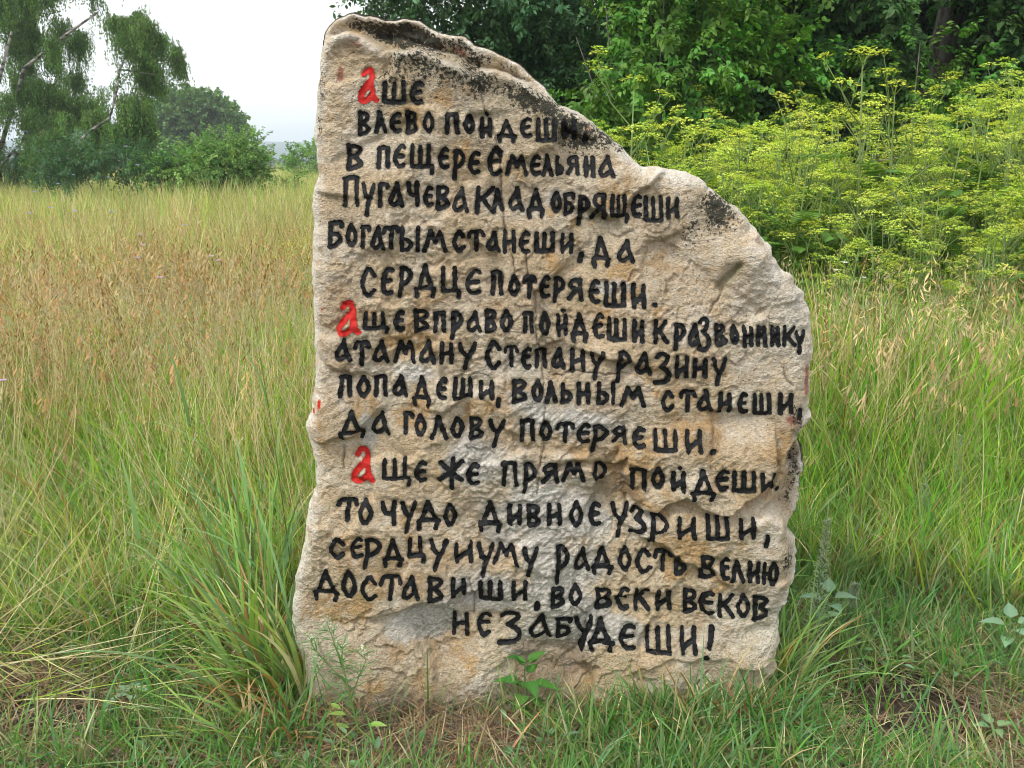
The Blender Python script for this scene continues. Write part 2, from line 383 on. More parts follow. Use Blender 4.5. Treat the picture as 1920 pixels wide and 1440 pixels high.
# broad shape and roughness
H += (fbm(GX * 2.6, GZ * 2.6, 3, 1) - .5) * .045
H += (fbm(GX * 9, GZ * 9, 4, 4, .55) - .5) * .017
rough_zone = sst(.38, .62, fbm(GX * 5, GZ * 5, 3, 9))
rg_ = 1 - np.abs(2 * fbm(GX * 42, GZ * 55, 3, 11) - 1)
H += (rg_ - .7) * .0065 * (.35 + .65 * rough_zone)
H += (fbm(GX * 120, GZ * 120, 2, 13) - .5) * .0055 * (.5 + .5 * rough_zone)
# plates: terraces of flaked layers
tt = fbm(GX * 5 + 3 + (f0 := fbm(GX * 22, GZ * 22, 3, 14) * .5), GZ * 5.5 + f0, 4, 15, .6); q = tt * 7; fr = q - np.floor(q)
pk = sst(.35, .6, fbm(GX * 3.3, GZ * 3.3, 3, 16))
H += pk * (((np.floor(q) + sst(.86, .98, fr)) / 7 - .5) * .05 - (tt - .5) * .03)
# facets: flat chisel breaks from tilted cells
_fr = np.random.default_rng(8); NF = 85; fc = np.stack([_fr.uniform(-.65, .85, NF), _fr.uniform(-.1, 2, NF)], 1); fn = _fr.normal(0, .11, (NF, 2))
wx_ = GX + (fbm(GX * 14, GZ * 14, 3, 18) - .5) * .06; wz_ = GZ + (fbm(GX * 14, GZ * 14, 3, 20) - .5) * .06
bd_ = np.full(GX.shape, 1e9); fh = np.zeros_like(GX)
for i_ in range(NF):
    dx_ = wx_ - fc[i_, 0]; dz_ = (wz_ - fc[i_, 1]) * 1.25; dd_ = np.hypot(dx_, dz_); m_ = dd_ < bd_
    bd_ = np.where(m_, dd_, bd_); fh = np.where(m_, np.clip(dx_ * fn[i_, 0] + dz_ * fn[i_, 1], -.020, .020), fh)
for _ in range(4):
    fh = (fh + np.roll(fh, 1, 0) + np.roll(fh, -1, 0) + np.roll(fh, 1, 1) + np.roll(fh, -1, 1)) / 5
H += fh

def bump(cx, cy, rx, ry, a, ang=0):                 # gaussian hollow or swelling at a place of the face
    c, s = math.cos(ang), math.sin(ang); dx, dy = U - cx, V_ - cy
    return a * np.exp(-(((dx * c + dy * s) / rx) ** 2 + ((-dx * s + dy * c) / ry) ** 2))
H += bump(1330, 415, 75, 45, -.022, .3) + bump(1255, 470, 60, 40, -.012) + bump(1060, 1245, 130, 60, -.035) + bump(1260, 1290, 40, 45, .03, .6)
H += bump(1110, 925, 90, 35, -.024, .2) + bump(880, 1190, 120, 50, -.016) + bump(1000, 850, 150, 60, -.012) + bump(1100, 1100, 90, 70, -.018)
H += bump(680, 1250, 90, 60, .02) + bump(760, 760, 30, 45, -.012) + bump(1030, 130, 40, 30, -.01) + bump(1400, 480, 40, 60, .018, -.5)
H += bump(1300, 945, 85, 20, -.012, -.1) + bump(880, 700, 90, 20, -.008)
# upper ledge: the layer behind the lettered face steps back
rim = [(560,130),(595,100),(607,83),(620,68),(640,62),(663,68),(683,80),(700,88),(717,100),(753,97),(787,98),(807,105),(830,117),(860,128),(885,143),(895,146),(900,135),(923,137),(953,145),(983,158),(1017,177),(1053,197),(1110,225),(1150,230)]
rs = side_of(rim, [(1150,-100),(560,-100)]) + (fbm(GX * 30, GZ * 30, 3, 17) - .5) * 10
H -= sst(0, 13, rs) * .062 + sst(0, 70, rs) * .035
H += np.exp(-((rs + 6) / 9) ** 2) * .008
seam = [(700,60),(745,62),(790,80),(850,95),(895,120),(940,128),(990,150)]
sdm = seg_dist(U, V_, seam); H -= np.exp(-(sdm / 5) ** 2) * .016 * (rs > 0)
# broken slab edge on the lower right
slab = [(985,1010),(1000,860),(1060,872),(1100,868),(1130,884),(1158,878),(1152,872),(1175,858),(1168,890),(1182,910),(1188,938),(1202,942),(1205,958),(1232,959),(1248,944),(1284,928),(1311,947),(1346,958),(1366,961),(1384,944),(1419,925),(1440,905),(1452,880)]
slab2 = slab[6:]
m2 = side_of(slab2, [(1452,780),(1180,800)]) + (fbm(GX * 40, GZ * 40, 3, 19) - .5) * 5
fade = sst(780, 860, V_) * sst(1500, 1440, U) 
H += sst(-2.5, 2.5, m2) * .034 * fade * sst(1120, 1190, U + (V_ - 880) * .3)
H -= np.exp(-((m2 + 10) / 9) ** 2) * .016 * fade
arc = [(1035,882),(1075,868),(1110,872),(1135,884),(1160,880)]
ad_ = seg_dist(U, V_, arc); H -= np.exp(-(ad_ / 6) ** 2) * .020
# side breaks on the right: faces turned away
br1 = side_of([(1452,880),(1440,905),(1425,930),(1400,960),(1450,1000),(1462,1040),(1458,1090),(1470,1130)], [(1560,1130),(1560,820),(1490,830)])
H -= sst(12, 50, br1) * .075
br2 = side_of([(1498,805),(1500,840),(1488,858),(1460,880)], [(1560,880),(1560,805)])
H -= sst(0, 18, br2) * .05
# oval pit with moss, cracks
pit = [(1385,498),(1372,515),(1358,528),(1352,541)]
pd = seg_dist(U, V_, pit); H -= np.exp(-(pd / 6) ** 2) * .016
H -= bump(1368, 515, 14, 28, .010, .6)
cracks = [[(897,105),(897,145),(905,190),(912,215),(925,240),(930,262),(938,300),(940,350),(943,395),(950,440),(962,485),(965,510)],
          [(985,470),(990,520),(1000,548),(1006,575),(1002,600),(1006,640),(1015,660),(1018,720),(1022,770),(1015,805),(1020,840),(1010,880),(1008,930)],
          [(1470,690),(1475,712),(1490,725)],[(880,1085),(890,1125),(888,1160)],[(1356,545),(1330,590)],[(645,838),(644,880)],[(1080,1140),(1100,1160),(1096,1200)],
          [(1330,1260),(1290,1300),(1262,1330)],[(1175,700),(1130,702),(1080,695),(1040,705)]]
crk = np.full(GX.shape, 1e9)
wob = (fbm(GX * 60, GZ * 60, 3, 23) - .5) * 7
for c in cracks: crk = np.minimum(crk, np.abs(seg_dist(U + wob, V_ + wob, c)))
H -= np.exp(-(crk / 2.0) ** 2) * .007
# rounding off at the outline
wdt = .050 + .05 * (fbm(GX * 5, GZ * 5, 3, 25) - .4)
wdt = np.where(U > 1380, wdt * 1.25, wdt) 
e = np.clip(1 - inn / np.maximum(wdt, .02), 0, 1)
Hedge = -(EDGE_BACK + .01) * (1 - np.sqrt(np.clip(1 - e * e, 0, 1)))
H = H * (1 - .75 * sst(.3, 1, e)) + Hedge
H = np.clip(H, -.15, .08)

# ---------- lettering: strokes in a unit box (x right, y down)
GL = {
'а': [[(.60,0),(.68,.35),(.82,.72),(1,1)], [(.60,.04),(.36,.34),(.04,.66),(.06,.9),(.34,.98),(.62,.82),(.8,.74)]],
'Q': [[(.22,.13),(.36,.02),(.6,.0),(.70,.14),(.72,.5),(.82,.82),(1,.96)], [(.68,.32),(.40,.48),(.04,.8),(.1,.98),(.4,1),(.76,.80)]],
'в': [[(.06,0),(.1,.5),(.05,1)], [(.06,.05),(.6,.02),(.92,.14),(.7,.36),(.35,.47)], [(.35,.47),(.78,.64),(.97,.82),(.6,.93),(.05,1)]],
'л': [[(0,1),(.25,.62),(.45,0)], [(.45,0),(.66,.45),(1,1)]],
'е': [[(.97,.1),(.66,.0),(.3,.2),(.03,.55),(.2,.86),(.55,1),(.95,.92)], [(.12,.52),(.86,.47)]],
'Е': [[(.97,.16),(.66,.0),(.3,.2),(.03,.55),(.2,.86),(.55,1),(.95,.86)], [(.12,.54),(.86,.50)], [(.6,.02),(.9,.3)]],
'о': [[(.5,0),(.14,.36),(.03,.6),(.5,1),(.9,.66),(.97,.42),(.5,0)]],
'п': [[(.04,1),(.1,.5),(.1,.04)], [(0,.06),(.5,0),(.92,.04)], [(.9,.04),(.9,.5),(.98,1)]],
'и': [[(.1,0),(.04,.5),(.1,1)], [(.1,.86),(.5,.62),(.9,.46)], [(.96,.02),(.9,.5),(.95,1)]],
'й': [[(.1,0),(.04,.5),(.1,1)], [(.1,.86),(.5,.62),(.9,.46)], [(.96,.02),(.9,.5),(.95,1)], [(.62,-.27),(.68,-.27)]],
'д': [[(.5,0),(.36,.34),(.16,.72)], [(.5,0),(.66,.36),(.86,.72)], [(.03,.76),(.5,.68),(.97,.76)], [(.04,.76),(.1,1)], [(.96,.76),(.86,1)]],
'ш': [[(.06,0),(.04,.95)], [(.5,.04),(.48,.95)], [(.95,.02),(.95,.95)], [(.04,.97),(.5,1),(.95,.96)]],
'щ': [[(.05,0),(.03,.95)], [(.42,.03),(.41,.95)], [(.78,.0),(.78,.92)], [(.03,.97),(.45,1),(.78,.94),(.97,.98),(.92,1.32)]],
'ц': [[(.05,0),(.03,.95)], [(.70,0),(.72,.9)], [(.03,.99),(.4,.96),(.72,.93),(.98,.99),(.92,1.28)]],
'р': [[(.18,.04),(.18,.5),(.02,1)], [(.12,.04),(.5,.0),(.97,.2),(.95,.36),(.6,.54),(.2,.6)]],
'м': [[(0,1),(.16,.5),(.3,0)], [(.3,0),(.52,.56)], [(.52,.56),(.76,.02)], [(.76,.02),(.88,.5),(1,1)]],
'ь': [[(.1,0),(.05,1)], [(.08,.48),(.6,.5),(.97,.74),(.6,.97),(.05,1)]],
'ы': [[(.08,0),(.03,1)], [(.05,.48),(.36,.5),(.6,.74),(.4,.97),(.04,1)], [(.96,0),(.93,1)]],
'я': [[(.9,.03),(.4,.02),(.1,.24),(.3,.46),(.88,.5)], [(.9,.0),(.88,.5),(1,1)], [(.55,.5),(.3,.74),(0,.96)]],
'н': [[(.1,0),(.05,1)], [(.92,.02),(.96,1)], [(.08,.60),(.92,.45)]],
'у': [[(0,0),(.14,.3),(.5,.5)], [(1,0),(.78,.33),(.48,.6),(.3,1)]],
'г': [[(.08,1),(.12,.04)], [(0,.08),(.5,0),(.97,.05),(.95,.18)]],
'ч': [[(.03,0),(.1,.35),(.35,.56),(.88,.5)], [(.95,0),(.9,.5),(.93,1)]],
'к': [[(.1,0),(.04,1)], [(.97,.02),(.5,.36),(.1,.52)], [(.35,.42),(.64,.7),(1,1)]],
'т': [[(.0,.3),(.1,.04),(.5,.06),(.9,.03),(1,.26)], [(.54,.05),(.48,1)]],
'с': [[(.97,.3),(.56,.0),(.25,.24),(.02,.55),(.18,.8),(.5,1),(.97,.76)]],
'ж': [[(.05,.14),(.5,.46),(.95,.74)], [(.97,.12),(.5,.44),(0,.72)], [(.60,0),(.52,.5),(.55,1)]],
'з': [[(.12,.14),(.42,.0),(.86,.1),(.72,.3),(.38,.42)], [(.38,.42),(.84,.58),(.95,.8),(.6,.98),(.0,.97)]],
'ю': [[(.06,0),(.03,.82)], [(.06,.46),(.42,.5)], [(.7,.0),(.44,.4),(.44,.65),(.66,1),(.95,.7),(.97,.35),(.7,0)]],
'б': [[(.1,.04),(.04,1)], [(.0,.06),(.5,0),(.97,.02),(.95,.18)], [(.08,.5),(.5,.44),(.92,.66),(.6,.92),(.05,1)]],
',': [[(.5,.08),(.7,.3),(.15,1)]], '.': [[(.4,.5),(.6,.5)]],
'!': [[(.8,0),(.72,.3),(.5,.62)], [(.12,.96),(.2,.98)]],
}
CA = (540, 0, 1 / 3.); CB = (1000, 160, 1 / 3.); k5 = 520 / 1920.
CC = (540, 460, k5); CD = (1040, 460, k5); CE = (540, 820, k5); CF = (1040, 820, k5); CG = (500, 1100, 560 / 1920.); CH = (1000, 1100, 560 / 1920.)
TXT = [
(CA, 'Q 385 510 375 585|ш 525 665 450 585|е 680 765 450 590|в 385 465 622 765|л 478 555 620 752|е 565 640 625 750|в 655 735 618 755|о 755 830 625 760|п 880 965 630 755|о 985 1055 635 765|й 1075 1150 655 778|д 1170 1290 670 805|е 1300 1375 655 778|ш 1390 1515 660 800|и 1540 1625 665 785|, 1655 1698 752 806|'
     'в 320 425 805 960|п 492 575 815 950|е 585 665 805 950|щ 683 830 808 948|е 840 910 820 955|р 920 1000 835 1020|е 1005 1085 845 985|Е 1115 1210 815 995|м 1220 1350 870 990|е 1355 1428 870 990|л 1425 1495 865 995|ь 1502 1558 870 990|я 1562 1642 870 990|н 1660 1730 872 1000|а 1742 1840 870 1002|'
     'п 305 405 985 1165|у 415 495 1025 1220|г 505 575 1020 1165|а 565 655 1020 1170|ч 665 740 1015 1165|е 755 820 1040 1170|в 825 915 1040 1185|а 920 1020 1050 1200|к 1050 1165 1045 1205|л 1145 1215 1060 1190|а 1235 1330 1050 1190|д 1340 1450 1060 1230|о 1475 1545 1075 1210|б 1547 1620 1080 1215|р 1625 1700 1090 1270|я 1700 1790 1080 1240|'
     'б 220 315 1240 1400|о 320 395 1255 1400|г 405 475 1260 1400|а 465 550 1265 1410|т 532 638 1260 1400|ы 625 745 1270 1420|м 755 895 1290 1425|с 920 1000 1285 1430|т 1005 1110 1285 1420|а 1112 1195 1300 1420|н 1205 1285 1290 1425|е 1295 1365 1295 1430|ш 1380 1505 1300 1425|и 1530 1610 1310 1430'),
(CB, 'щ 425 543 610 745|е 547 615 605 750|ш 617 735 620 770|и 745 825 625 750|, 250 290 940 1005|д 325 440 850 1030|а 465 572 865 1000'),
(CC, 'с 495 615 135 370|е 635 735 145 355|р 755 862 140 365|д 865 1030 130 370|ц 1055 1203 150 335|е 1220 1340 165 350|п 1400 1490 175 350|о 1520 1610 195 365|т 1620 1725 195 370|е 1735 1820 205 380|'
     'Q 330 510 378 625|щ 518 708 455 585|е 725 810 445 605|в 865 985 440 610|п 1000 1095 455 610|р 1120 1215 455 655|а 1230 1345 450 605|в 1360 1450 435 605|о 1465 1560 440 610|п 1625 1705 445 605|о 1735 1820 460 630|'
     'а 325 445 635 800|т 455 575 645 840|а 580 700 655 820|м 720 885 660 825|а 900 1025 660 825|н 1045 1150 665 830|у 1175 1310 665 870|с 1360 1480 635 875|т 1490 1600 680 850|е 1610 1690 690 865|п 1705 1795 705 855|а 1820 1925 705 862|'
     'п 350 445 895 1050|о 470 575 905 1065|п 590 690 900 1055|а 715 830 900 1060|д 850 1000 900 1120|е 1025 1110 905 1060|ш 1140 1280 915 1055|и 1315 1430 935 1065|, 1435 1480 1035 1120|в 1545 1665 925 1090|о 1680 1770 930 1090|л 1775 1865 930 1090|'
     'д 350 540 1135 1355|а 565 705 1150 1325|г 790 875 1155 1320|о 870 965 1165 1330|л 985 1110 1160 1340|о 1120 1225 1180 1345|в 1250 1360 1175 1345|у 1385 1510 1195 1410|п 1600 1715 1190 1355|о 1735 1835 1200 1360'),
(CD, 'р -14 80 215 405|я 85 200 230 395|е 230 320 230 410|ш 335 492 245 430|и 520 625 255 430|. 670 705 385 415|'
     'й 8 95 478 630|д 105 240 470 675|е 260 345 465 650|ш 355 497 490 655|и 525 615 500 660|к 670 778 500 670|р 808 905 525 715|а 910 1010 530 700|з 975 1085 485 730|в 1100 1192 540 695|о 1200 1282 550 690|н 1295 1375 555 700|н 1390 1470 555 700|и 1490 1565 555 705|к 1572 1680 555 710|у 1665 1750 590 760|'
     'н 105 215 715 880|у 240 345 725 935|р 420 525 705 950|а 545 665 715 890|з 670 805 715 960|и 820 920 745 915|н 940 1050 765 915|у 1075 1187 765 970|'
     'ь 35 130 940 1090|н 145 250 945 1100|ы 285 425 940 1100|м 445 625 960 1115|с 725 825 985 1150|т 855 975 985 1150|а 975 1090 985 1150|н 1120 1222 1005 1160|е 1255 1335 1005 1165|ш 1360 1502 1015 1175|и 1540 1658 1015 1170|, 1680 1730 1125 1215|'
     'т 5 137 1205 1360|е 145 250 1215 1370|р 250 375 1230 1435|я 390 500 1245 1375|е 525 625 1245 1395|ш 670 845 1255 1410|и 885 1015 1260 1420|. 1055 1110 1388 1432'),
(CE, 'Q 425 605 75 325|щ 645 865 140 300|е 870 972 145 310|ж 1035 1225 125 355|е 1225 1332 170 335|п 1475 1595 155 345|р 1620 1727 165 395|я 1745 1878 165 325|'
     'т 335 490 415 580|о 480 597 425 610|ч 640 755 435 605|у 780 892 440 665|д 880 1060 430 645|о 1065 1175 450 645|д 1310 1487 450 675|и 1515 1622 465 620|в 1650 1757 460 625|н 1790 1900 460 620|'
     'с 280 398 675 850|е 430 528 675 835|р 520 657 685 900|д 650 805 690 905|ц 825 958 685 840|у 975 1107 705 925|и 1145 1285 730 870|у 1305 1432 740 970|м 1415 1597 740 890|у 1622 1737 755 965|'
     'д 160 358 915 1150|о 360 487 910 1130|с 500 627 930 1135|т 635 792 945 1115|а 785 915 945 1120|в 965 1087 955 1145|и 1120 1238 965 1120|ш 1310 1492 985 1150|и 1540 1662 985 1145|, 1705 1745 1140 1212'),
(CF, 'м 48 212 170 315|о 252 377 170 332|п 513 637 185 365|о 658 762 185 360|й 790 897 205 357|д 920 1100 190 415|е 1093 1197 195 350|ш 1205 1382 200 360|и 1400 1522 215 360|. 1520 1577 338 387|'
     'о 93 208 445 645|е 235 332 475 640|у 397 527 480 725|з 520 642 500 690|р 652 792 530 755|и 833 977 535 695|ш 1033 1207 525 695|и 1258 1388 540 695|, 1440 1495 655 760|'
     'р 0 107 745 1035|а 130 252 775 950|д 252 417 775 980|о 438 545 775 965|с 558 682 785 975|т 690 827 795 950|ь 830 932 815 970|в 1000 1117 795 995|е 1133 1212 815 985|л 1210 1312 840 1000|и 1328 1422 845 1005|ю 1433 1557 850 1045|'
     'в -30 82 1040 1195|о 93 198 1035 1195|в 283 412 1060 1230|е 423 527 1050 1230|к 550 667 1060 1225|и 700 822 1070 1225|в 893 1003 1065 1250|е 1000 1112 1055 1245|к 1123 1248 1080 1250|о 1250 1362 1080 1265|в 1365 1497 1095 1275'),
(CG, 'н 1180 1302 195 350|е 1343 1447 180 347|з 1478 1657 170 397|а 1680 1840 180 375'),
(CH, 'б 143 260 210 378|у 265 392 210 447|д 348 527 225 440|е 545 667 245 420|ш 718 892 260 437|и 938 1057 265 435|! 1080 1182 250 470'),
]
def chaikin(p):
    if len(p) < 3: return p
    o = [p[0]]
    for a, b in zip(p[:-1], p[1:]):
        o += [(a[0] * .75 + b[0] * .25, a[1] * .75 + b[1] * .25), (a[0] * .25 + b[0] * .75, a[1] * .25 + b[1] * .75)]
    return o + [p[-1]]
lrg = random.Random(3)
LETTERS = []
for (cx0, cy0, cs), s in TXT:
    for it in s.split('|'):
        g, a, b, c, d = it.split(); a, b, c, d = [float(v) for v in (a, b, c, d)]
        x0, x1, y0, y1 = cx0 + a * cs, cx0 + b * cs, cy0 + c * cs, cy0 + d * cs
        W = 11.6 if g == 'Q' else (10.5 if g in '.,!' else 8.3)
        W *= lrg.uniform(.94, 1.06)
        ins = W * .46; X0, X1, Y0, Y1 = x0 + ins, x1 - ins, y0 + ins, y1 - ins
        st = []
        for k, sk in enumerate(GL[g]):
            p = [(X0 + (X1 - X0) * x + lrg.uniform(-.7, .7), Y0 + (Y1 - Y0) * y + lrg.uniform(-.7, .7)) for x, y in sk]
            if g == 'о': p[-1] = p[0]
            st.append((chaikin(p), W * lrg.uniform(.9, 1.06)))
        LETTERS.append((g, st))
def letter_sdf(X, Y, st, seed):
    d = np.full(X.shape, 1e9)
    for k, (p, W) in enumerate(st):
        wv = W * (.5 + .10 * (vn(X / 9., Y / 9., seed + k) - .5) * 2)
        d = np.minimum(d, seg_dist(X, Y, p) - wv)
    return d + (vn(X / 2.6, Y / 2.6, seed) - .5) * 1.5 + (vn(X / 1.3, Y / 1.3, seed + 5) - .5) * .9
# carve a hair of depth and note the nearness of paint on the face (moss grows along it)
near = np.full(GX.shape, 30.)
for k, (g, st) in enumerate(LETTERS):
    P = np.array([q for p, _ in st for q in p]); u0, v0 = P.min(0) - 22; u1, v1 = P.max(0) + 22
    xa, za = at_y([u0, u1, u0, u1], [v0, v0, v1, v1], D0)
    i0, i1 = np.searchsorted(gx, xa.min()), np.searchsorted(gx, xa.max()); j0, j1 = np.searchsorted(gzz, za.min()), np.searchsorted(gzz, za.max())
    sl = (slice(j0, j1), slice(i0, i1))
    near[sl] = np.minimum(near[sl], letter_sdf(U[sl], V_[sl], st, k))
H -= .0035 * sst(3, -1.5, near)

# colours of the stone
def lerp(a, b, t): return a + (b - a) * t[..., None]
def blob(cx, cy, rx, ry, ang=0): return bump(cx, cy, rx, ry, 1, ang)
c = np.zeros(GX.shape + (3,)) + np.array([.54, .43, .295])
f1 = fbm(GX * 4, GZ * 4, 4, 41); f2 = fbm(GX * 14, GZ * 14, 4, 43); f3 = fbm(GX * 45, GZ * 60, 4, 45); f4 = fbm(GX * 110, GZ * 110, 3, 47)
c = lerp(c, np.array([.58, .52, .42]), sst(.42, .72, f1) * .75)
c = lerp(c, np.array([.47, .31, .15]), sst(.50, .66, f2) * sst(.35, .6, fbm(GX * 3, GZ * 3, 3, 49)) * .85)
c = lerp(c, np.array([.36, .33, .29]), sst(.50, .66, fbm(GX * 6 + 9, GZ * 7, 4, 67)) * .30)
c = lerp(c, np.array([.62, .56, .46]), sst(.55, .75, f3) * .5)
c = lerp(c, np.array([.22, .165, .105]), sst(.60, .72, f4) * .5)
# pale grey bruised stone where it was dressed, with diagonal tool marks
gw = blob(900,860,70,50) + blob(1010,960,120,60,-.3) + blob(900,1110,80,45) + blob(1060,1080,90,70) + blob(1110,1180,110,40) + blob(780,700,50,20) + blob(790,1170,60,35) + .8 * blob(1020,780,60,50) + .7 * blob(1130,790,60,30) + .6 * blob(1130,540,50,20) + .6 * blob(1290,600,60,12) + .5 * blob(930,480,40,12) + .7 * blob(1040,360,25,25) + .7 * blob(690,820,20,40) + .6*blob(1180,990,60,25) + .5*blob(1050,1240,90,40) + .6 * blob(960, 1210, 50, 25)
gw = sst(.32, .75, gw + (f2 - .5) * 1.3)
c = lerp(c, np.array([.47, .45, .42]), gw * .95)
sa = (U * .62 + V_ * .78); tool = vn(sa / 2.2, (U * .78 - V_ * .62) / 26, 51)
c = lerp(c, np.array([.70, .68, .64]), gw * sst(.52, .74, tool) * sst(.40, .55, fbm(GX * 8, GZ * 8, 3, 53)) * .95)
c = lerp(c, np.array([.26, .235, .20]), gw * sst(.35, .12, tool) * .4)
H -= gw * (tool - .5) * .003 * (e < .2)
# darker brown areas, several of them in the hollows
bw = blob(1060,1250,100,45) + .9 * blob(1300,410,90,45) + .8 * blob(1080,500,40,18) + .9*blob(1140,920,80,28,.2) + .6 * blob(1330,830,100,30,-.3) + .6 * blob(1040, 700, 120, 10) + .7 * blob(980,1215,60,12)
c = lerp(c, np.array([.27, .20, .13]), sst(.4, .95, bw + (f2 - .5)) * .7)
# whitish weathered rim; light from the left painted into the left edge
rimw = sst(.045, .0, inn + (f2 - .5) * .03) * (V_ < 1200) 
rimw = np.maximum(rimw, np.exp(-((rs + 4) / 11) ** 2) * .8)
rimw = np.maximum(rimw, .38 * sst(.50, .66, fbm(GX * 7, GZ * 7, 4, 66)))
rimw = np.maximum(rimw, sst(612, 592, U) * sst(.05,.0,inn) * 1.0); rimw = np.maximum(rimw, blob(1450, 500, 50, 90, -.7) * .9); rimw = np.maximum(rimw, blob(1490, 620, 40, 90) * .8); rimw = np.maximum(rimw, blob(1270, 335, 70, 20, .2))
rimw = np.maximum(rimw, .8 * blob(1440, 1000, 40, 60)); rimw = np.maximum(rimw, .6 * blob(1440,1180,30,80))
c = lerp(c, np.array([.70, .665, .60]), rimw * sst(.25, .55, f3 * .6 + f2 * .4))
# black and olive lichen on the upper parts, shade painted down the right edge
bl = .95 * sst(2, 30, rs) * sst(620, 650, U) * sst(.0, .022, inn) + .62 * blob(830,135,140,50,.3) + .35 * blob(720,200,120,60) + .75 * blob(920,160,90,22,.35) + .95 * blob(1060,225,110,26,.5) + .8 * blob(1110,265,50,30) + 1.0 * blob(1345,385,70,30,.45) + .75 * blob(1300,430,60,40) + .35 * blob(1270,300,60,20) + .35 * blob(700,130,80,50) + .3 * blob(980,260,200,30) + .45 * blob(600,175,10,50) + .35 * blob(1500,870,20,40) + .6 * blob(1480,1040,20,50) + .5 * blob(596, 310, 6, 200) + .35 * blob(1390,1270,80,30) + .5*blob(1490,770,20,40) + .45*blob(830,1180,60,25) + .3 * blob(1270,780,50,20) + .3 * blob(1470,950,30,30)
bl += .32 * blob(1495, 900, 20, 60) + .5 * blob(1475, 1060, 20, 70) + .45 * blob(1468, 1180, 12, 60) + .4 * blob(1500, 800, 18, 40)  # shade of the turned-away right side faces, painted in with the lichen weight
bl = np.clip(bl, 0, 1.15)
spk = fbm(GX * 70, GZ * 70, 4, 55, .62) + (fbm(GX * 16, GZ * 16, 3, 57) - .5) * .55
mk = sst(.0, .10, bl * .62 - .60 + (1 - np.abs(0)) * (spk - .5) * 1.35 + .22)
mk = sst(.02, .12, (bl - .5) * .42 + (spk - .56) * 1.0) * sst(.12, .35, bl)
c = lerp(c, np.array([.25, .22, .14]), sst(.2, .9, bl) * .35)
LICH_SHADE = np.clip(bl * .70 + (fbm(GX * 16, GZ * 16, 3, 57) - .5) * .9 * sst(.1, .4, bl), 0, 1)
SMOOTH = gw
# green algae by the paint and in pits
al = sst(9, 1, near) * sst(.50, .72, fbm(GX * 20, GZ * 20, 3, 59)) * .45
al = np.maximum(al, np.exp(-(pd / 10) ** 2) * sst(.4, .6, f2)); al = np.maximum(al, blob(1345, 635, 10, 6))
c = lerp(c, np.array([.13, .15, .05]), al * .7)
# darker tone along the cracks
c = lerp(c, np.array([.05, .04, .03]), np.exp(-(crk / 1.3) ** 2) * .55)
# traces of old red paint
rd = blob(805,70,22,9,.5) + blob(862,92,20,7,.6) + blob(665,80,18,8,.4) + .8 * blob(637,140,8,30) + .8 * blob(1105,240,12,7,.5) + .5 * blob(1235,340,15,5) + .9 * blob(1517,720,7,45) + .9 * blob(1490,790,18,12)
c = lerp(c, np.array([.30, .075, .05]), sst(.35, .8, rd + (f3 - .5) * 1.2) * .75)
red2 = sst(.3, .6, blob(599,757,4,10) + blob(587,772,4,6) + blob(603,580,2.5,2.5))
c = lerp(c, np.array([.5, .03, .02]), red2)
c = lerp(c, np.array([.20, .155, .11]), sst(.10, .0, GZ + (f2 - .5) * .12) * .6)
c *= (1 + (f4 - .5) * .35)[..., None]
CSTONE = np.clip(c * np.array([1.15, 1.11, 1.06]), .01, .9)

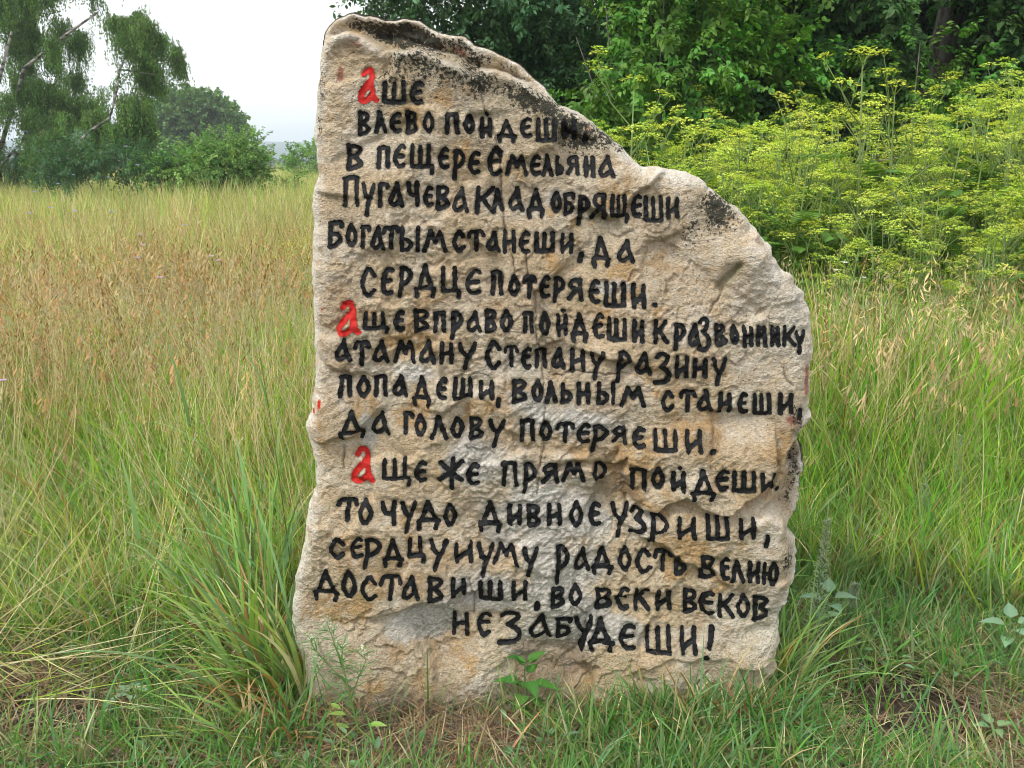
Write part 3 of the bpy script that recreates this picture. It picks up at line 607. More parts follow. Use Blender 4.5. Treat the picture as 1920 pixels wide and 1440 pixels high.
def build_stone():
    root = thing('inscribed_stone', 'tall rough limestone slab with black and red Cyrillic lettering standing in grass', 'standing stone', (0, 0, 0))
    x0 = .1; root.location = (x0, D0 + .15, 0)
    ny, nx = GX.shape; ins = SDF < 0
    g0, g1 = np.gradient(SDF, GS)                    # d/dz, d/dx
    gn = g0 ** 2 + g1 ** 2 + 1e-6
    PX = np.where(ins, GX, GX - np.clip(g1 * SDF / gn, -GS * 1.2, GS * 1.2)); PZ = np.where(ins, GZ, GZ - np.clip(g0 * SDF / gn, -GS * 1.2, GS * 1.2))
    cell = ins[:-1, :-1] | ins[1:, :-1] | ins[:-1, 1:] | ins[1:, 1:]
    used = np.zeros_like(ins)
    for a, b in ((0, 0), (0, 1), (1, 0), (1, 1)): used[a:ny - 1 + a, b:nx - 1 + b] |= cell
    idx = -np.ones(GX.shape, int); idx[used] = np.arange(used.sum())
    V = np.stack([PX[used], (D0 - H)[used], PZ[used]], 1); C = CSTONE[used]; LW = np.stack([LICH_SHADE, SMOOTH, SMOOTH * 0], -1)[used]
    J, I = np.nonzero(cell)
    F = np.stack([idx[J, I], idx[J, I + 1], idx[J + 1, I + 1], idx[J + 1, I]], 1)
    # boundary loop
    from collections import defaultdict
    ed = np.concatenate([F[:, [0, 1]], F[:, [1, 2]], F[:, [2, 3]], F[:, [3, 0]]])
    key = ed[:, 0] * 10 ** 7 + ed[:, 1]; rev = ed[:, 1] * 10 ** 7 + ed[:, 0]
    bd = ed[~np.isin(key, rev)]; nxt = {}
    for a, b in bd: nxt.setdefault(int(a), int(b))
    loops = []; seen = set()
    for st in nxt:
        if st in seen: continue
        lp = [st]; seen.add(st); q = nxt[st]
        while q != st and q in nxt and q not in seen: lp.append(q); seen.add(q); q = nxt[q]
        loops.append(lp)
    lp = max(loops, key=len); n = len(lp); B = V[lp]; cen = np.array([x0, 0, .9])
    nv = len(V); Vs = [V]; Cs = [C]; Fs = [F]; prev = np.array(lp)
    cc = C[lp]; LWs = [LW]; LB = np.broadcast_to(np.array([.42, 0, 0]), (n, 3))
    for k, (dy, sh) in enumerate([(.012, 1.0), (.03, .998), (.06, .992), (.10, .985), (.15, .978), (.21, .965), (.27, .945), (.31, .92), (.33, .87), (.34, .7), (.345, .45), (.345, .2)]):
        P = B.copy(); P[:, 0] = cen[0] + (B[:, 0] - cen[0]) * sh; P[:, 2] = cen[2] + (B[:, 2] - cen[2]) * (sh * .5 + .5 if sh > .8 else sh * 1.0); P[:, 1] = B[:, 1] * 0 + D0 + EDGE_BACK + dy
        nn = (fbm(P[:, 2] * 18 + P[:, 0] * 6, P[:, 1] * 18 + P[:, 0] * 10, 4, 61) - .5)
        P[:, 0] += np.sign(P[:, 0] - cen[0]) * nn * .014 * min(1, k / 3); P[:, 1] += nn * .02 * min(1, k / 3)
        base = nv + k * n
        mkk = sst(.45, .6, fbm(P[:, 2] * 30 + P[:, 0] * 12, P[:, 1] * 30, 4, 63))
        col = np.array([.56, .52, .45]) * (1 - mkk[:, None] * .6) + np.array([.08, .075, .06]) * mkk[:, None] * .6
        t = min(1, (k + 1) / 3); col = cc * (1 - t) + col * t
        Vs.append(P); Cs.append(col); LWs.append(LB); cur = np.arange(base, base + n)
        Fs.append(np.stack([np.roll(prev, -1), prev, cur, np.roll(cur, -1)], 1)); prev = cur
    V = np.concatenate(Vs); C = np.concatenate(Cs); F = np.concatenate(Fs)
    V[:, 0] -= root.location[0]; V[:, 1] -= root.location[1]
    me = bpy.data.meshes.new('stone_slab'); me.vertices.add(len(V)); me.vertices.foreach_set('co', V.astype('f').ravel())
    me.loops.add(F.size); me.loops.foreach_set('vertex_index', F.ravel().astype('i'))
    me.polygons.add(len(F)); me.polygons.foreach_set('loop_start', np.arange(0, F.size, 4, dtype='i')); me.polygons.foreach_set('loop_total', np.full(len(F), 4, 'i'))
    me.update(calc_edges=True)
    me.polygons.foreach_set('use_smooth', [True] * len(F))
    a = me.color_attributes.new('Col', 'FLOAT_COLOR', 'POINT'); a.data.foreach_set('color', np.concatenate([C, np.ones((len(C), 1))], 1).astype('f').ravel())
    a = me.color_attributes.new('LichShade', 'FLOAT_COLOR', 'POINT'); LL = np.concatenate(LWs); a.data.foreach_set('color', np.concatenate([LL, np.ones((len(C), 1))], 1).astype('f').ravel())
    me.materials.append(M_STONE); me.validate()
    o = bpy.data.objects.new('stone_slab', me); COL.objects.link(o); o.parent = root
    # letters lie on the highest of the neighbouring points, so that the paint covers every grain
    Hm = H.copy()
    for a_, b_ in ((0, 1), (0, -1), (1, 0), (-1, 0), (1, 1), (-1, -1)): Hm = np.maximum(Hm, np.roll(np.roll(H, a_, 0), b_, 1))
    Hm = (Hm + H) / 2 + np.clip((Hm - H) - .002, 0, .01) * .5
    def hb(x, z):
        fx = (x - gx[0]) / GS; fz = (z - gzz[0]) / GS; i = np.clip(fx.astype(int), 0, nx - 2); j = np.clip(fz.astype(int), 0, ny - 2); fx = fx - i; fz = fz - j
        return (Hm[j, i] * (1 - fx) + Hm[j, i + 1] * fx) * (1 - fz) + (Hm[j + 1, i] * (1 - fx) + Hm[j + 1, i + 1] * fx) * fz
    for k, (g, st) in enumerate(LETTERS):
        P = np.array([q for p, _ in st for q in p]); s = 1.45
        X, Y = np.meshgrid(np.arange(P[:, 0].min() - 9, P[:, 0].max() + 10, s), np.arange(P[:, 1].min() - 9, P[:, 1].max() + 10, s))
        d = letter_sdf(X, Y, st, k); i = d < 0; b0, b1 = np.gradient(d, s); bn = b0 ** 2 + b1 ** 2 + .05
        X2 = np.where(i, X, X - np.clip(b1 * d / bn, -s, s)); Y2 = np.where(i, Y, Y - np.clip(b0 * d / bn, -s, s))
        cl = i[:-1, :-1] | i[1:, :-1] | i[:-1, 1:] | i[1:, 1:]; us = np.zeros_like(i)
        for a, b in ((0, 0), (0, 1), (1, 0), (1, 1)): us[a:i.shape[0] - 1 + a, b:i.shape[1] - 1 + b] |= cl
        ix = -np.ones(i.shape, int); ix[us] = np.arange(us.sum())
        wx, wz = at_y(X2[us], Y2[us], D0); h = hb(wx, wz)
        VV = np.stack([wx - root.location[0], D0 - h - .0017 - root.location[1], wz], 1)
        J, I = np.nonzero(cl); FF = np.stack([ix[J + 1, I], ix[J + 1, I + 1], ix[J, I + 1], ix[J, I]], 1)
        nm = 'initial_letter' if g == 'Q' else ('punctuation_mark' if g in '.,!' else 'letter')
        ml = bpy.data.meshes.new(nm); ml.from_pydata(VV.tolist(), [], FF.tolist()); ml.materials.append(M_RED if g == 'Q' else M_BLACK)
        ml.polygons.foreach_set('use_smooth', [True] * len(FF))
        q = bpy.data.objects.new(nm, ml); COL.objects.link(q); q.parent = root
        if g == 'Q': q['label'] = 'large red painted initial letter'
build_stone()
# ------------------------------------------------------------------ grass: source tufts
G_LUSH = (.21, .47, .05); G_GLAU = (.22, .36, .16); G_YEL = (.42, .56, .09); G_STRAW = (.74, .62, .35); G_RUST = (.40, .20, .09); G_DEAD = (.36, .29, .18); G_OLIVE = (.32, .42, .11); G_BROME = (.40, .27, .14)
rnd = random.Random(11)
def pick(pal):
    r = rnd.random() * sum(w for w, _ in pal)
    for w, c in pal:
        r -= w
        if r <= 0: return jit(c, .2, rnd)
    return jit(pal[-1][1], .2, rnd)
def tuft(n, h, W, spread, pal, lean=(.05, .45), droop=(.2, 1.4), seg=5):
    mb = MB()
    for _ in range(n):
        a = rnd.uniform(0, 2 * PI); r = spread * math.sqrt(rnd.random()); L = rnd.uniform(*h); c = pick(pal)
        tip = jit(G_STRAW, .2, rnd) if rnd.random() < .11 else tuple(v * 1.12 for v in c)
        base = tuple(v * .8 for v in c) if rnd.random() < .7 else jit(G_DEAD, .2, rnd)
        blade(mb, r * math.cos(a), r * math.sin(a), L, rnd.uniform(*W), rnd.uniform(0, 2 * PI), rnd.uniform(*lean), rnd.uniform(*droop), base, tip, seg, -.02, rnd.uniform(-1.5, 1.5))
    return mb
def sources(name, k, fn, mat):
    return source(name, [bpy.data.objects.new(name + '_blades', fn(i).mesh(name, mat)) for i in range(k)])
WIDE = [(6, G_LUSH), (2.2, G_GLAU), (3, G_YEL), (.5, G_STRAW), (.3, G_RUST)]
MIX = [(2.6, G_OLIVE), (1.8, G_YEL), (1.5, G_LUSH), (3.4, G_STRAW), (1.0, G_RUST), (1.0, G_DEAD)]
FAR = [(2.6, G_OLIVE), (1.6, G_YEL), (.6, G_LUSH), (4.6, G_STRAW), (.9, G_BROME)]
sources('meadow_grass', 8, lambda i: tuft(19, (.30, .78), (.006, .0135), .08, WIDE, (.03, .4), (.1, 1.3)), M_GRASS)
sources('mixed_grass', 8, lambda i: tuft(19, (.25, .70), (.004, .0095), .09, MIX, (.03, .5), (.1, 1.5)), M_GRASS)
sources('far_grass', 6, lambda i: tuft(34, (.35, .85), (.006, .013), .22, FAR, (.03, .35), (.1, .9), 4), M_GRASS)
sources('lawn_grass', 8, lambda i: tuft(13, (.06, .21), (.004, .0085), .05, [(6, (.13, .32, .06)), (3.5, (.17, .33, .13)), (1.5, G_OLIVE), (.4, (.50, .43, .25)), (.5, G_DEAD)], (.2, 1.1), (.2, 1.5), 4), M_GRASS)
def thatch(i):
    mb = MB()
    for _ in range(26):
        a = rnd.uniform(0, 2 * PI); L = rnd.uniform(.06, .22)
        c = pick([(2, (.48, .40, .24)), (3, (.27, .21, .13)), (2, (.30, .17, .09)), (3, (.16, .13, .10))])
        blade(mb, rnd.uniform(-.09, .09), rnd.uniform(-.09, .09), L, rnd.uniform(.002, .005), a, rnd.uniform(1.1, 1.6), rnd.uniform(-.15, .4), c, None, 4, rnd.uniform(.002, .022), rnd.uniform(-.5, .5))
    return mb
sources('dead_grass', 8, thatch, M_DRY)
def brome(i, hcol=(.44, .28, .13), big=1.):
    """dry brome: thin pale stalks with one-sided drooping brown spikelets"""
    mb = MB()
    for _ in range(6):
        az = rnd.uniform(-.9, .9) + (PI if rnd.random() < .25 else 0); L = rnd.uniform(.65, 1.02); c = jit(G_STRAW if rnd.random() < .8 else (.60, .44, .22), .12, rnd)
        x, y = rnd.uniform(-.09, .09), rnd.uniform(-.09, .09)
        pts = blade(mb, x, y, L, .0038, az, rnd.uniform(.02, .35), rnd.uniform(.25, 1.1), c, tuple(v * .9 for v in c), 8)
        p8, p6 = pts[-1], pts[-3]
        hc = jit(hcol, .25, rnd) if rnd.random() < .75 else jit((.42, .32, .16), .2, rnd)
        for k in range(rnd.randint(9, 14)):
            t = k / 12.; q = p6 + (p8 - p6) * t; b = az + rnd.uniform(-1.2, 1.2); ln = rnd.uniform(.02, .045)
            d = np.array([math.cos(b) * .8, math.sin(b) * .8, rnd.uniform(-.9, .1)]); d /= np.linalg.norm(d)
            s = np.array([-math.sin(b), math.cos(b), 0]); e1 = q + d * ln * .5
            ribbon(mb, [q, e1], [.0008, .0008], s, c)
            d2 = d + np.array([0, 0, -.7]); d2 /= np.linalg.norm(d2)
            ribbon(mb, [e1, e1 + d2 * .010, e1 + d2 * .023, e1 + d2 * .034], [.0014, .0066 * big, .0052 * big, .0007], s, hc, tuple(v * 1.15 for v in hc))
    return mb
sources('brome_stalks', 8, brome, M_DRY)
sources('brown_brome', 6, lambda i: brome(i, (.43, .25, .105), 1.15), M_DRY)
sources('straw_brome', 6, lambda i: brome(i, (.56, .42, .22), .8), M_DRY)
def stems(i):
    mb = MB()
    for _ in range(8):
        c = jit(G_STRAW if rnd.random() < .6 else G_YEL, .15, rnd); az = rnd.uniform(0, 2 * PI); L = rnd.uniform(.45, .95)
        p = blade(mb, rnd.uniform(-.1, .1), rnd.uniform(-.1, .1), L, .0036, az, rnd.uniform(0, .35), rnd.uniform(-.05, .4), c, tuple(v * .9 for v in c), 5)
        if rnd.random() < .4:
            for k in range(8):
                q = p[-1] + np.array([rnd.uniform(-.012, .012), rnd.uniform(-.012, .012), rnd.uniform(-.09, .01)]); s = np.array([1., 0, 0])
                ribbon(mb, [q, q + np.array([0, 0, .012])], [.003, .001], s, jit((.50, .44, .30), .2, rnd))
    return mb
sources('dry_stems', 6, stems, M_DRY)
def clover(i):
    mb = MB()
    for _ in range(12):
        a = rnd.uniform(0, 2 * PI); r = rnd.uniform(0, .07); c = jit(rnd.choice([(.13, .26, .10), (.20, .34, .18), (.12, .24, .05)]), .2, rnd)
        leaf(mb, (r * math.cos(a), r * math.sin(a), rnd.uniform(.01, .06)), (math.cos(a), math.sin(a), rnd.uniform(-.1, .5)), (0, 0, 1), rnd.uniform(.018, .045), rnd.uniform(.6, .8) * .022, c)
    return mb
sources('herb_leaves', 6, clover, M_HERB)

rg = np.random.default_rng(12)
HALF = 27.4 / 180 * PI
def fan(n, r0, r1, power=1.0, lo=-.62, hi=.62):
    a = rg.uniform(lo, hi, n); r = (r0 ** (power + 1) + (r1 ** (power + 1) - r0 ** (power + 1)) * rg.random(n)) ** (1 / (power + 1))
    return np.stack([r * np.sin(a), r * np.cos(a)], 1)
def off_stone(P, m=.0):
    return ~((P[:, 0] > -.58 - m) & (P[:, 0] < .72 + m) & (P[:, 1] > D0 - .06 - m) & (P[:, 1] < D0 + .36 + m))
def tall_edge(x):      # distance at which the tall grass begins (worn ground in front of it)
    return 3.25 + .25 * np.sin(x * 2.1) + np.where(x > .6, .12, 0) - .15 * sst(-.9, -1.9, x)
def place(name, P, src, smin, smax, tilt=.12, lean_x=0., parent=None, zoff=0., kind_label=None, sz=None):
    P = P[off_stone(P)]; n = len(P); z = gz(P[:, 0], P[:, 1]) + zoff
    rot = np.stack([rg.normal(0, tilt, n), rg.normal(lean_x, tilt, n), rg.uniform(0, 2 * PI, n)], 1)
    s = rg.uniform(smin, smax, n)
    if sz is not None: s = s * sz(P)
    return scatter(name, np.column_stack([P, z]), rot, s, src, rg)

# tall grass, near part (green, wide bladed)
P = fan(26000, 3.1, 12, .75); te = tall_edge(P[:, 0]); g = fbm(P[:, 0] * .9, P[:, 1] * .6, 3, 71)
greenness = sst(.40, .58, g + .22 * sst(.6, 1.6, P[:, 0]) - .25 * sst(6, 9, P[:, 1]))
keep = (P[:, 1] > te + .12 * rg.normal(size=len(P)))
hgt = lambda P: .42 + .58 * sst(0, 1.3, P[:, 1] - tall_edge(P[:, 0]) + .15) + .38 * sst(.7, 1.5, P[:, 0]) * sst(3.6, 4.8, P[:, 1]) + (fbm(P[:, 0] * .8, P[:, 1] * .8, 3, 73) - .5) * .5
k1 = keep & (rg.random(len(P)) < .28 + .72 * greenness)
place('meadow_grass', P[k1], 'meadow_grass', .75, 1.15, .13, sz=hgt)
P = fan(22000, 3.1, 13, .8); te = tall_edge(P[:, 0]); keep = (P[:, 1] > te + .1 * rg.normal(size=len(P))) & (rg.random(len(P)) < 1 - .6 * sst(.5, 1.3, P[:, 0]) * sst(5.2, 4.2, P[:, 1]))
place('mixed_meadow_grass', P[keep], 'mixed_grass', .7, 1.15, .15, sz=hgt)
# dry brome: thick on the far left, along the right behind the green grass
P = fan(9000, 3.6, 17, .9); g = fbm(P[:, 0] * .55, P[:, 1] * .5, 3, 75)
wl = np.where(P[:, 0] < 0, sst(3.9, 5.0, P[:, 1]) * (.25 + .75 * sst(-.6, -2.0, P[:, 0])) * (1 - .6 * sst(9, 14, P[:, 1])), sst(4.0, 4.7, P[:, 1]) * .5)
kp = rg.random(len(P)) < wl * sst(.36, .54, g) 
place('dry_brome_grass', P[kp], 'brome_stalks', .75, 1.05, .16, sz=lambda P: 1 + .22 * sst(.7, 1.4, P[:, 0]))
P = fan(5200, 3.4, 16, .9); g = fbm(P[:, 0] * .7, P[:, 1] * .7, 3, 77); kp = (P[:, 1] > tall_edge(P[:, 0]) + .1) & (rg.random(len(P)) < sst(.3, .6, g))
place('dry_grass_stems', P[kp], 'dry_stems', .75, 1.1, .16)
P = fan(260, 3.0, 4.6, 1, -.62, -.12); place('leaning_straw', P, 'dry_stems', .7, 1.0, .65)
P = np.stack([rg.uniform(.75, 3.6, 230), rg.uniform(4.15, 5.7, 230)], 1); place('dry_brome_beside_parsnips', P[fbm(P[:, 0] * 1.5, P[:, 1] * 1.5, 3, 78) > .42], 'straw_brome', .95, 1.35, .24)
P = np.stack([rg.uniform(.75, 3.6, 420), rg.uniform(4.0, 5.6, 420)], 1); place('pale_stems_beside_parsnips', P, 'dry_stems', .95, 1.25, .22)
P = np.stack([rg.uniform(-3.4, -.55, 900), rg.uniform(3.7, 6.2, 900)], 1); place('pale_dry_stems', P[fbm(P[:, 0] * 1.2, P[:, 1] * 1.2, 3, 79) > .42], 'dry_stems', .9, 1.2, .2)
sources('broad_grass', 8, lambda i: tuft(13, (.28, .62), (.010, .018), .07, [(3.5, (.20, .42, .08)), (5.5, (.30, .46, .24)), (1.6, G_YEL), (.8, G_RUST), (.5, G_STRAW)], (.05, .55), (.2, 1.3), 6), M_GRASS)
P = np.concatenate([np.stack([rg.uniform(.72, 3.0, 1150), 3.15 + 1.6 * rg.random(1150) ** 1.5], 1), np.stack([rg.uniform(-1.7, -.55, 330), rg.uniform(2.95, 4.4, 330)], 1), np.stack([rg.uniform(-3.0, -1.5, 260), rg.uniform(3.3, 5.2, 260)], 1)])
te = tall_edge(P[:, 0]); P = P[(P[:, 1] > te - .1) | (P[:, 0] < 0)]
place('broad_bladed_grass', P, 'broad_grass', .6, 1.0, .15, sz=lambda P: .7 + .4 * sst(0, .7, P[:, 1] - tall_edge(P[:, 0])))
P = np.stack([rg.uniform(-4.2, -1.1, 400), rg.uniform(4.2, 7.6, 400)], 1); P = P[(fbm(P[:, 0] * .8, P[:, 1] * .8, 3, 88) > .43) & (rg.random(len(P)) < sst(-.9, -2.0, P[:, 0]) + .15)]
place('brown_brome_patch', P, 'brown_brome', .95, 1.25, .2)
# farther meadow
P = fan(20000, 9.5, 62, .62, -.64, .64)
place('far_meadow_grass', P, 'far_grass', .75, 1.15, .1, sz=lambda P: 1.18 + .10 * sst(10, 15, P[:, 1]) + (fbm(P[:, 0] * .2, P[:, 1] * .2, 3, 79) - .5) * .5)
# worn ground in front: short grass, thatch, herbs
def bare(P): return fbm(P[:, 0] * 2.3, P[:, 1] * 2.3, 3, 81)
P = fan(15000, 1.7, 4.3, 1.0, -.75, .75); b = bare(P); soil = np.zeros(len(P))
def soil_w(P):
    s = 0
    for (u, v_, r_) in [(1700, 1290, .13), (1590, 1330, .10), (1540, 1290, .12), (1800, 1370, .22), (1640, 1390, .15), (60, 1215, .16), (30, 1330, .25), (120, 1370, .2), (1420, 1420, .1), (1760, 1330, .12)]:
        qx, qy = on_ground(u, v_); s = s + np.exp(-(((P[:, 0] - qx) / r_) ** 2 + ((P[:, 1] - qy) / (r_ * .8)) ** 2))
    return np.clip(s, 0, 1)
rb = sst(.95, 1.5, P[:, 0]) * sst(3.3, 3.0, P[:, 1]); lb = sst(-.95, -1.3, P[:, 0]) * sst(3.1, 2.9, P[:, 1]); fb = sst(2.18, 2.34, P[:, 1]) * sst(2.9, 2.7, P[:, 1]) * sst(.42, .25, np.abs(P[:, 0] + .2)) * 1.0
dens = np.clip(1 - .72 * rb * sst(.36, .55, b) - .65 * lb * sst(.36, .52, b) - .95 * fb, .03, 1)
kp = rg.random(len(P)) < dens * .75 * (1 - .93 * soil_w(P))
place('short_grass', P[kp], 'lawn_grass', .65, 1.25, .2)
P = fan(9000, 1.7, 4.6, 1.0, -.75, .75); kp = rg.random(len(P)) < (.30 + .6 * sst(.35, .6, fbm(P[:, 0] * 3, P[:, 1] * 3, 3, 83))) * (1 - .9 * soil_w(P))
place('dead_grass', P[kp], 'dead_grass', .7, 1.25, .08)
P = fan(1500, 1.8, 4.6, 1.0, -.75, .75); kp = (fbm(P[:, 0] * 2, P[:, 1] * 2, 3, 85) > .52) & (rg.random(len(P)) > soil_w(P))
place('ground_herbs', P[kp], 'herb_leaves', .6, 1.3, .12)
# grass that has grown up against the foot of the stone
Q = []
for _ in range(330):
    t = rnd.random(); Q.append((-.56 + t * 1.3, D0 - .03 - abs(rnd.gauss(0, .045 + .10 * (t > .55)))))
Q = np.array(Q); Q = Q[rg.random(len(Q)) < np.where(Q[:, 0] > .18, 1, .16)]
n = len(Q)
def foot(i): return tuft(10, (.06, .22), (.004, .008), .03, [(6, (.13, .32, .06)), (3, (.17, .33, .13)), (.5, (.5, .43, .25)), (.7, G_RUST)], (.15, .8), (.2, 1.5))
sources('foot_grass', 6, foot, M_GRASS)
scatter('grass_at_stone_foot', np.column_stack([Q, gz(Q[:, 0], Q[:, 1])]), np.stack([rg.normal(.12, .15, n), rg.normal(0, .15, n), rg.uniform(0, 2 * PI, n)], 1), rg.uniform(.6, 1.2, n) * np.where(Q[:, 0] > .35, 1.25, .8), 'foot_grass', rg)

# ------------------------------------------------------------------ grass tussocks beside the stone
def tussock(name, label, x, y, n, az0, azs, h, W, pal, deadn=0, lean=(.1, .9), rad=.10):
    r = thing(name, label, 'grass', (x, y, float(gz(x, y))))
    mb = MB()
    for _ in range(n):
        a = rnd.uniform(0, 2 * PI); q = rad * math.sqrt(rnd.random()); c = pick(pal)
        tip = jit(G_RUST, .3, rnd) if rnd.random() < .15 else tuple(v * 1.15 for v in c)
        blade(mb, q * math.cos(a), q * math.sin(a) * .7, rnd.uniform(*h), rnd.uniform(*W), az0 + rnd.gauss(0, azs), rnd.uniform(*lean), rnd.uniform(.3, 1.7), tuple(v * .9 for v in c), tip, 8, -.02, rnd.uniform(-1.5, 1.5))
    o = mb.build('blades', M_GRASS, r); o['kind'] = 'stuff'
    if deadn:
        mb = MB()
        for _ in range(deadn):
            a = rnd.uniform(0, 2 * PI); q = rad * math.sqrt(rnd.random()); c = pick([(3, G_RUST), (2, G_STRAW), (2, (.42, .22, .10))])
            blade(mb, q * math.cos(a), q * math.sin(a) * .7, rnd.uniform(h[0] * .5, h[1] * .7), rnd.uniform(*W), az0 + rnd.gauss(0, azs * 1.2), rnd.uniform(.0, 1.2), rnd.uniform(.4, 2.4), c, tuple(v * .9 for v in c), 7, -.02, rnd.uniform(-1.5, 1.5))
        o = mb.build('dead_blades', M_DRY, r); o['kind'] = 'stuff'
    return r
TP = [(4, (.20, .38, .09)), (3, G_GLAU), (3, (.32, .46, .12))]
tussock('grass_tussock', 'large tussock of long arching green blades leaning left beside the left foot of the stone', -.68, 2.64, 105, PI * .95, 1.15, (.28, .80), (.008, .017), TP, 70, (.0, .75), .10)
tussock('grass_tussock', 'tussock of broad green blades with rusty base behind the left edge of the stone', -.82, 2.95, 110, 2.4, .9, (.30, .78), (.008, .016), TP, 45, (.0, .6), .12)
tussock('grass_tussock', 'low spreading tussock of bluish blades in the bottom foreground left of the stone foot', -.66, 2.42, 65, 3.3, 1.1, (.18, .50), (.007, .013), TP, 50, (.5, 1.3), .12)
tussock('grass_tussock', 'dense low green tussock hiding the lower right corner of the stone', .62, 2.45, 150, .4, 1.5, (.14, .36), (.005, .010), [(5, (.13, .28, .07)), (3, G_GLAU)], 40, (.2, 1.1), .14)
tussock('grass_tussock', 'rust-tinged tussock against the right side of the stone', .80, 2.72, 100, .6, 1.2, (.18, .48), (.005, .010), TP, 60, (.1, .9), .10)

def stalk(label, x, y, L, az, lean, droop, leaves=4, head=True):
    r = thing('tall_grass_stalk', label, 'grass', (x, y, float(gz(x, y))), group='tall single grass stalks left of the stone')
    mb = MB(); pts = blade(mb, 0, 0, L, .0048, az, lean, droop, (.10, .20, .06), (.26, .30, .12), 12)
    mb.build('stem', M_GRASS, r)
    for k in range(leaves):
        q = pts[2 + k * 2]; lb = MB()
        a = az + rnd.uniform(-1.2, 1.2); ln = rnd.uniform(.18, .34)
        blade(lb, q[0], q[1], ln, rnd.uniform(.008, .013), a, rnd.uniform(.2, .7), rnd.uniform(.3, 1.6), jit((.20, .36, .12), .15, rnd), jit((.28, .42, .16), .15, rnd), 7, q[2])
        lb.build('leaf_blade', M_GRASS, r)
    if head:
        hb_ = MB()
        for k in range(16):
            q = pts[-1] - (pts[-1] - pts[-2]) * (k / 16.) * 1.4; b = rnd.uniform(0, 2 * PI)
            d = np.array([math.cos(b) * .4, math.sin(b) * .4, .6]); ribbon(hb_, [q, q + d * .014, q + d * .026], [.001, .004, .0005], np.array([math.cos(b + 1.5), math.sin(b + 1.5), 0]), jit((.33, .22, .11), .2, rnd))
        hb_.build('seed_head', M_DRY, r)
for a in [('dark green grass stalk leaning left with a broad leaf, beside the stone', -.70, 2.75, 1.12, PI, .10, .30),
          ('tall upright green stalk just left of the leaning one, tip at half stone height', -.80, 2.90, 1.02, PI * .9, .16, .18),
          ('long arching stalk crossing the worn ground left of the stone', -.72, 2.55, .98, PI * 1.05, .40, .35),
          ('thin stalk with small brown head, tallest beside the left edge of the stone', -.72, 3.05, 1.20, PI * .8, .08, .15),
          ('slender stalk farther left with broad pale green leaf', -1.02, 3.25, 1.05, PI * 1.1, .05, .30)]: stalk(*a)

# ------------------------------------------------------------------ single weeds at the foot of the stone
def at_ground(u, v): x, y = on_ground(u, v); return x, y, float(gz(x, y))
def broad_weed(label, u, v, h, lv, col, cat='weed', name='broad_leaved_weed', group=None, stemcol=(.16, .22, .08)):
    x, y, z = at_ground(u, v); r = thing(name, label, cat, (x, y, z), group=group)
    mb = MB(); tube(mb, [(0, 0, -.02), (.004, 0, h * .4), (-.003, .002, h * .75), (0, 0, h)], [.0035, .003, .0024, .0015], 6, stemcol); mb.build('stem', M_HERB, r)
    for (az, zz, L, W, el) in lv:
        m = MB(); d = np.array([math.cos(az) * math.cos(el), math.sin(az) * math.cos(el), math.sin(el)])
        b = np.array([0, 0, h * zz]); p = b + d * L * .28
        tube(m, [b, p], [.0012, .001], 4, stemcol)
        # nine-point toothed blade
        s = np.cross(d, [0, 0, 1.]); s /= np.linalg.norm(s); u_ = np.cross(s, d); LL = L
        prof = [(0, .05), (.10, .36), (.22, .50), (.30, .44), (.42, .46), (.55, .34), (.66, .30), (.80, .15), (1, 0)]
        V = []; C = []
        cc = np.array(jit(col, .12, rnd))
        for t, k in prof:
            c0 = p + d * LL * t - u_ * LL * .22 * t * t
            V += [c0 + s * W * k + u_ * k * W * .35, c0, c0 - s * W * k + u_ * k * W * .35]; C += [cc, cc * 1.25, cc * .95]
        F = []
        for i in range(len(prof) - 1): F += [(3 * i, 3 * i + 1, 3 * i + 4, 3 * i + 3), (3 * i + 1, 3 * i + 2, 3 * i + 5, 3 * i + 4)]
        m.add(V, F, np.array(C)); m.build('leaf', M_HERB, r)
    return r
lv = [(-2.6, .95, .075, .055, .75), (2.9, .60, .095, .06, .12), (-.2, .62, .10, .06, .05), (.5, .92, .075, .05, .6), (-1.2, .72, .085, .055, -.05), (.9, .75, .06, .04, .4), (-.5, .98, .05, .032, .8),
      (-1.9, .45, .07, .055, .0), (-.6, .38, .07, .05, -.1), (-1.3, .25, .06, .04, -.3), (2.2, .5, .05, .035, .3), (2.4, .9, .05, .035, .7)]
broad_weed('young leafy green goosefoot weed growing in front of the lower middle of the stone', 985, 1345, .175, [(a_, z_, L_ * .82, W_ * .82, e_) for a_, z_, L_, W_, e_ in lv], (.085, .235, .045))
lv2 = [(-.2, .95, .075, .052, .25), (1.3, .98, .06, .045, .7), (2.9, .9, .075, .052, .2), (-1.4, .85, .07, .05, .3), (4.1, .7, .06, .045, .1), (.6, .6, .06, .04, .1), (2.3, .6, .06, .04, .0)]
broad_weed('pale blue-green broad-leaved seedling among grass just right of the stone', 1545, 1225, .20, lv2, (.19, .32, .19))
broad_weed('pale broad-leaved weed at the right edge of the photo where the tall grass begins', 1885, 1255, .17, lv2[:5], (.20, .33, .19))
broad_weed('tiny broad-leaved seedling on bare soil in the lower right corner', 1860, 1390, .05, [(a, .9, .05, .03, .3) for a in (.2, 1.7, 3.2, 4.6)], (.20, .36, .16))
broad_weed('small pale seedling on the trodden soil at the lower left', 250, 1330, .04, [(a, .9, .05, .03, .3) for a in (.2, 1.4, 2.6, 3.9, 5.1)], (.30, .44, .28))

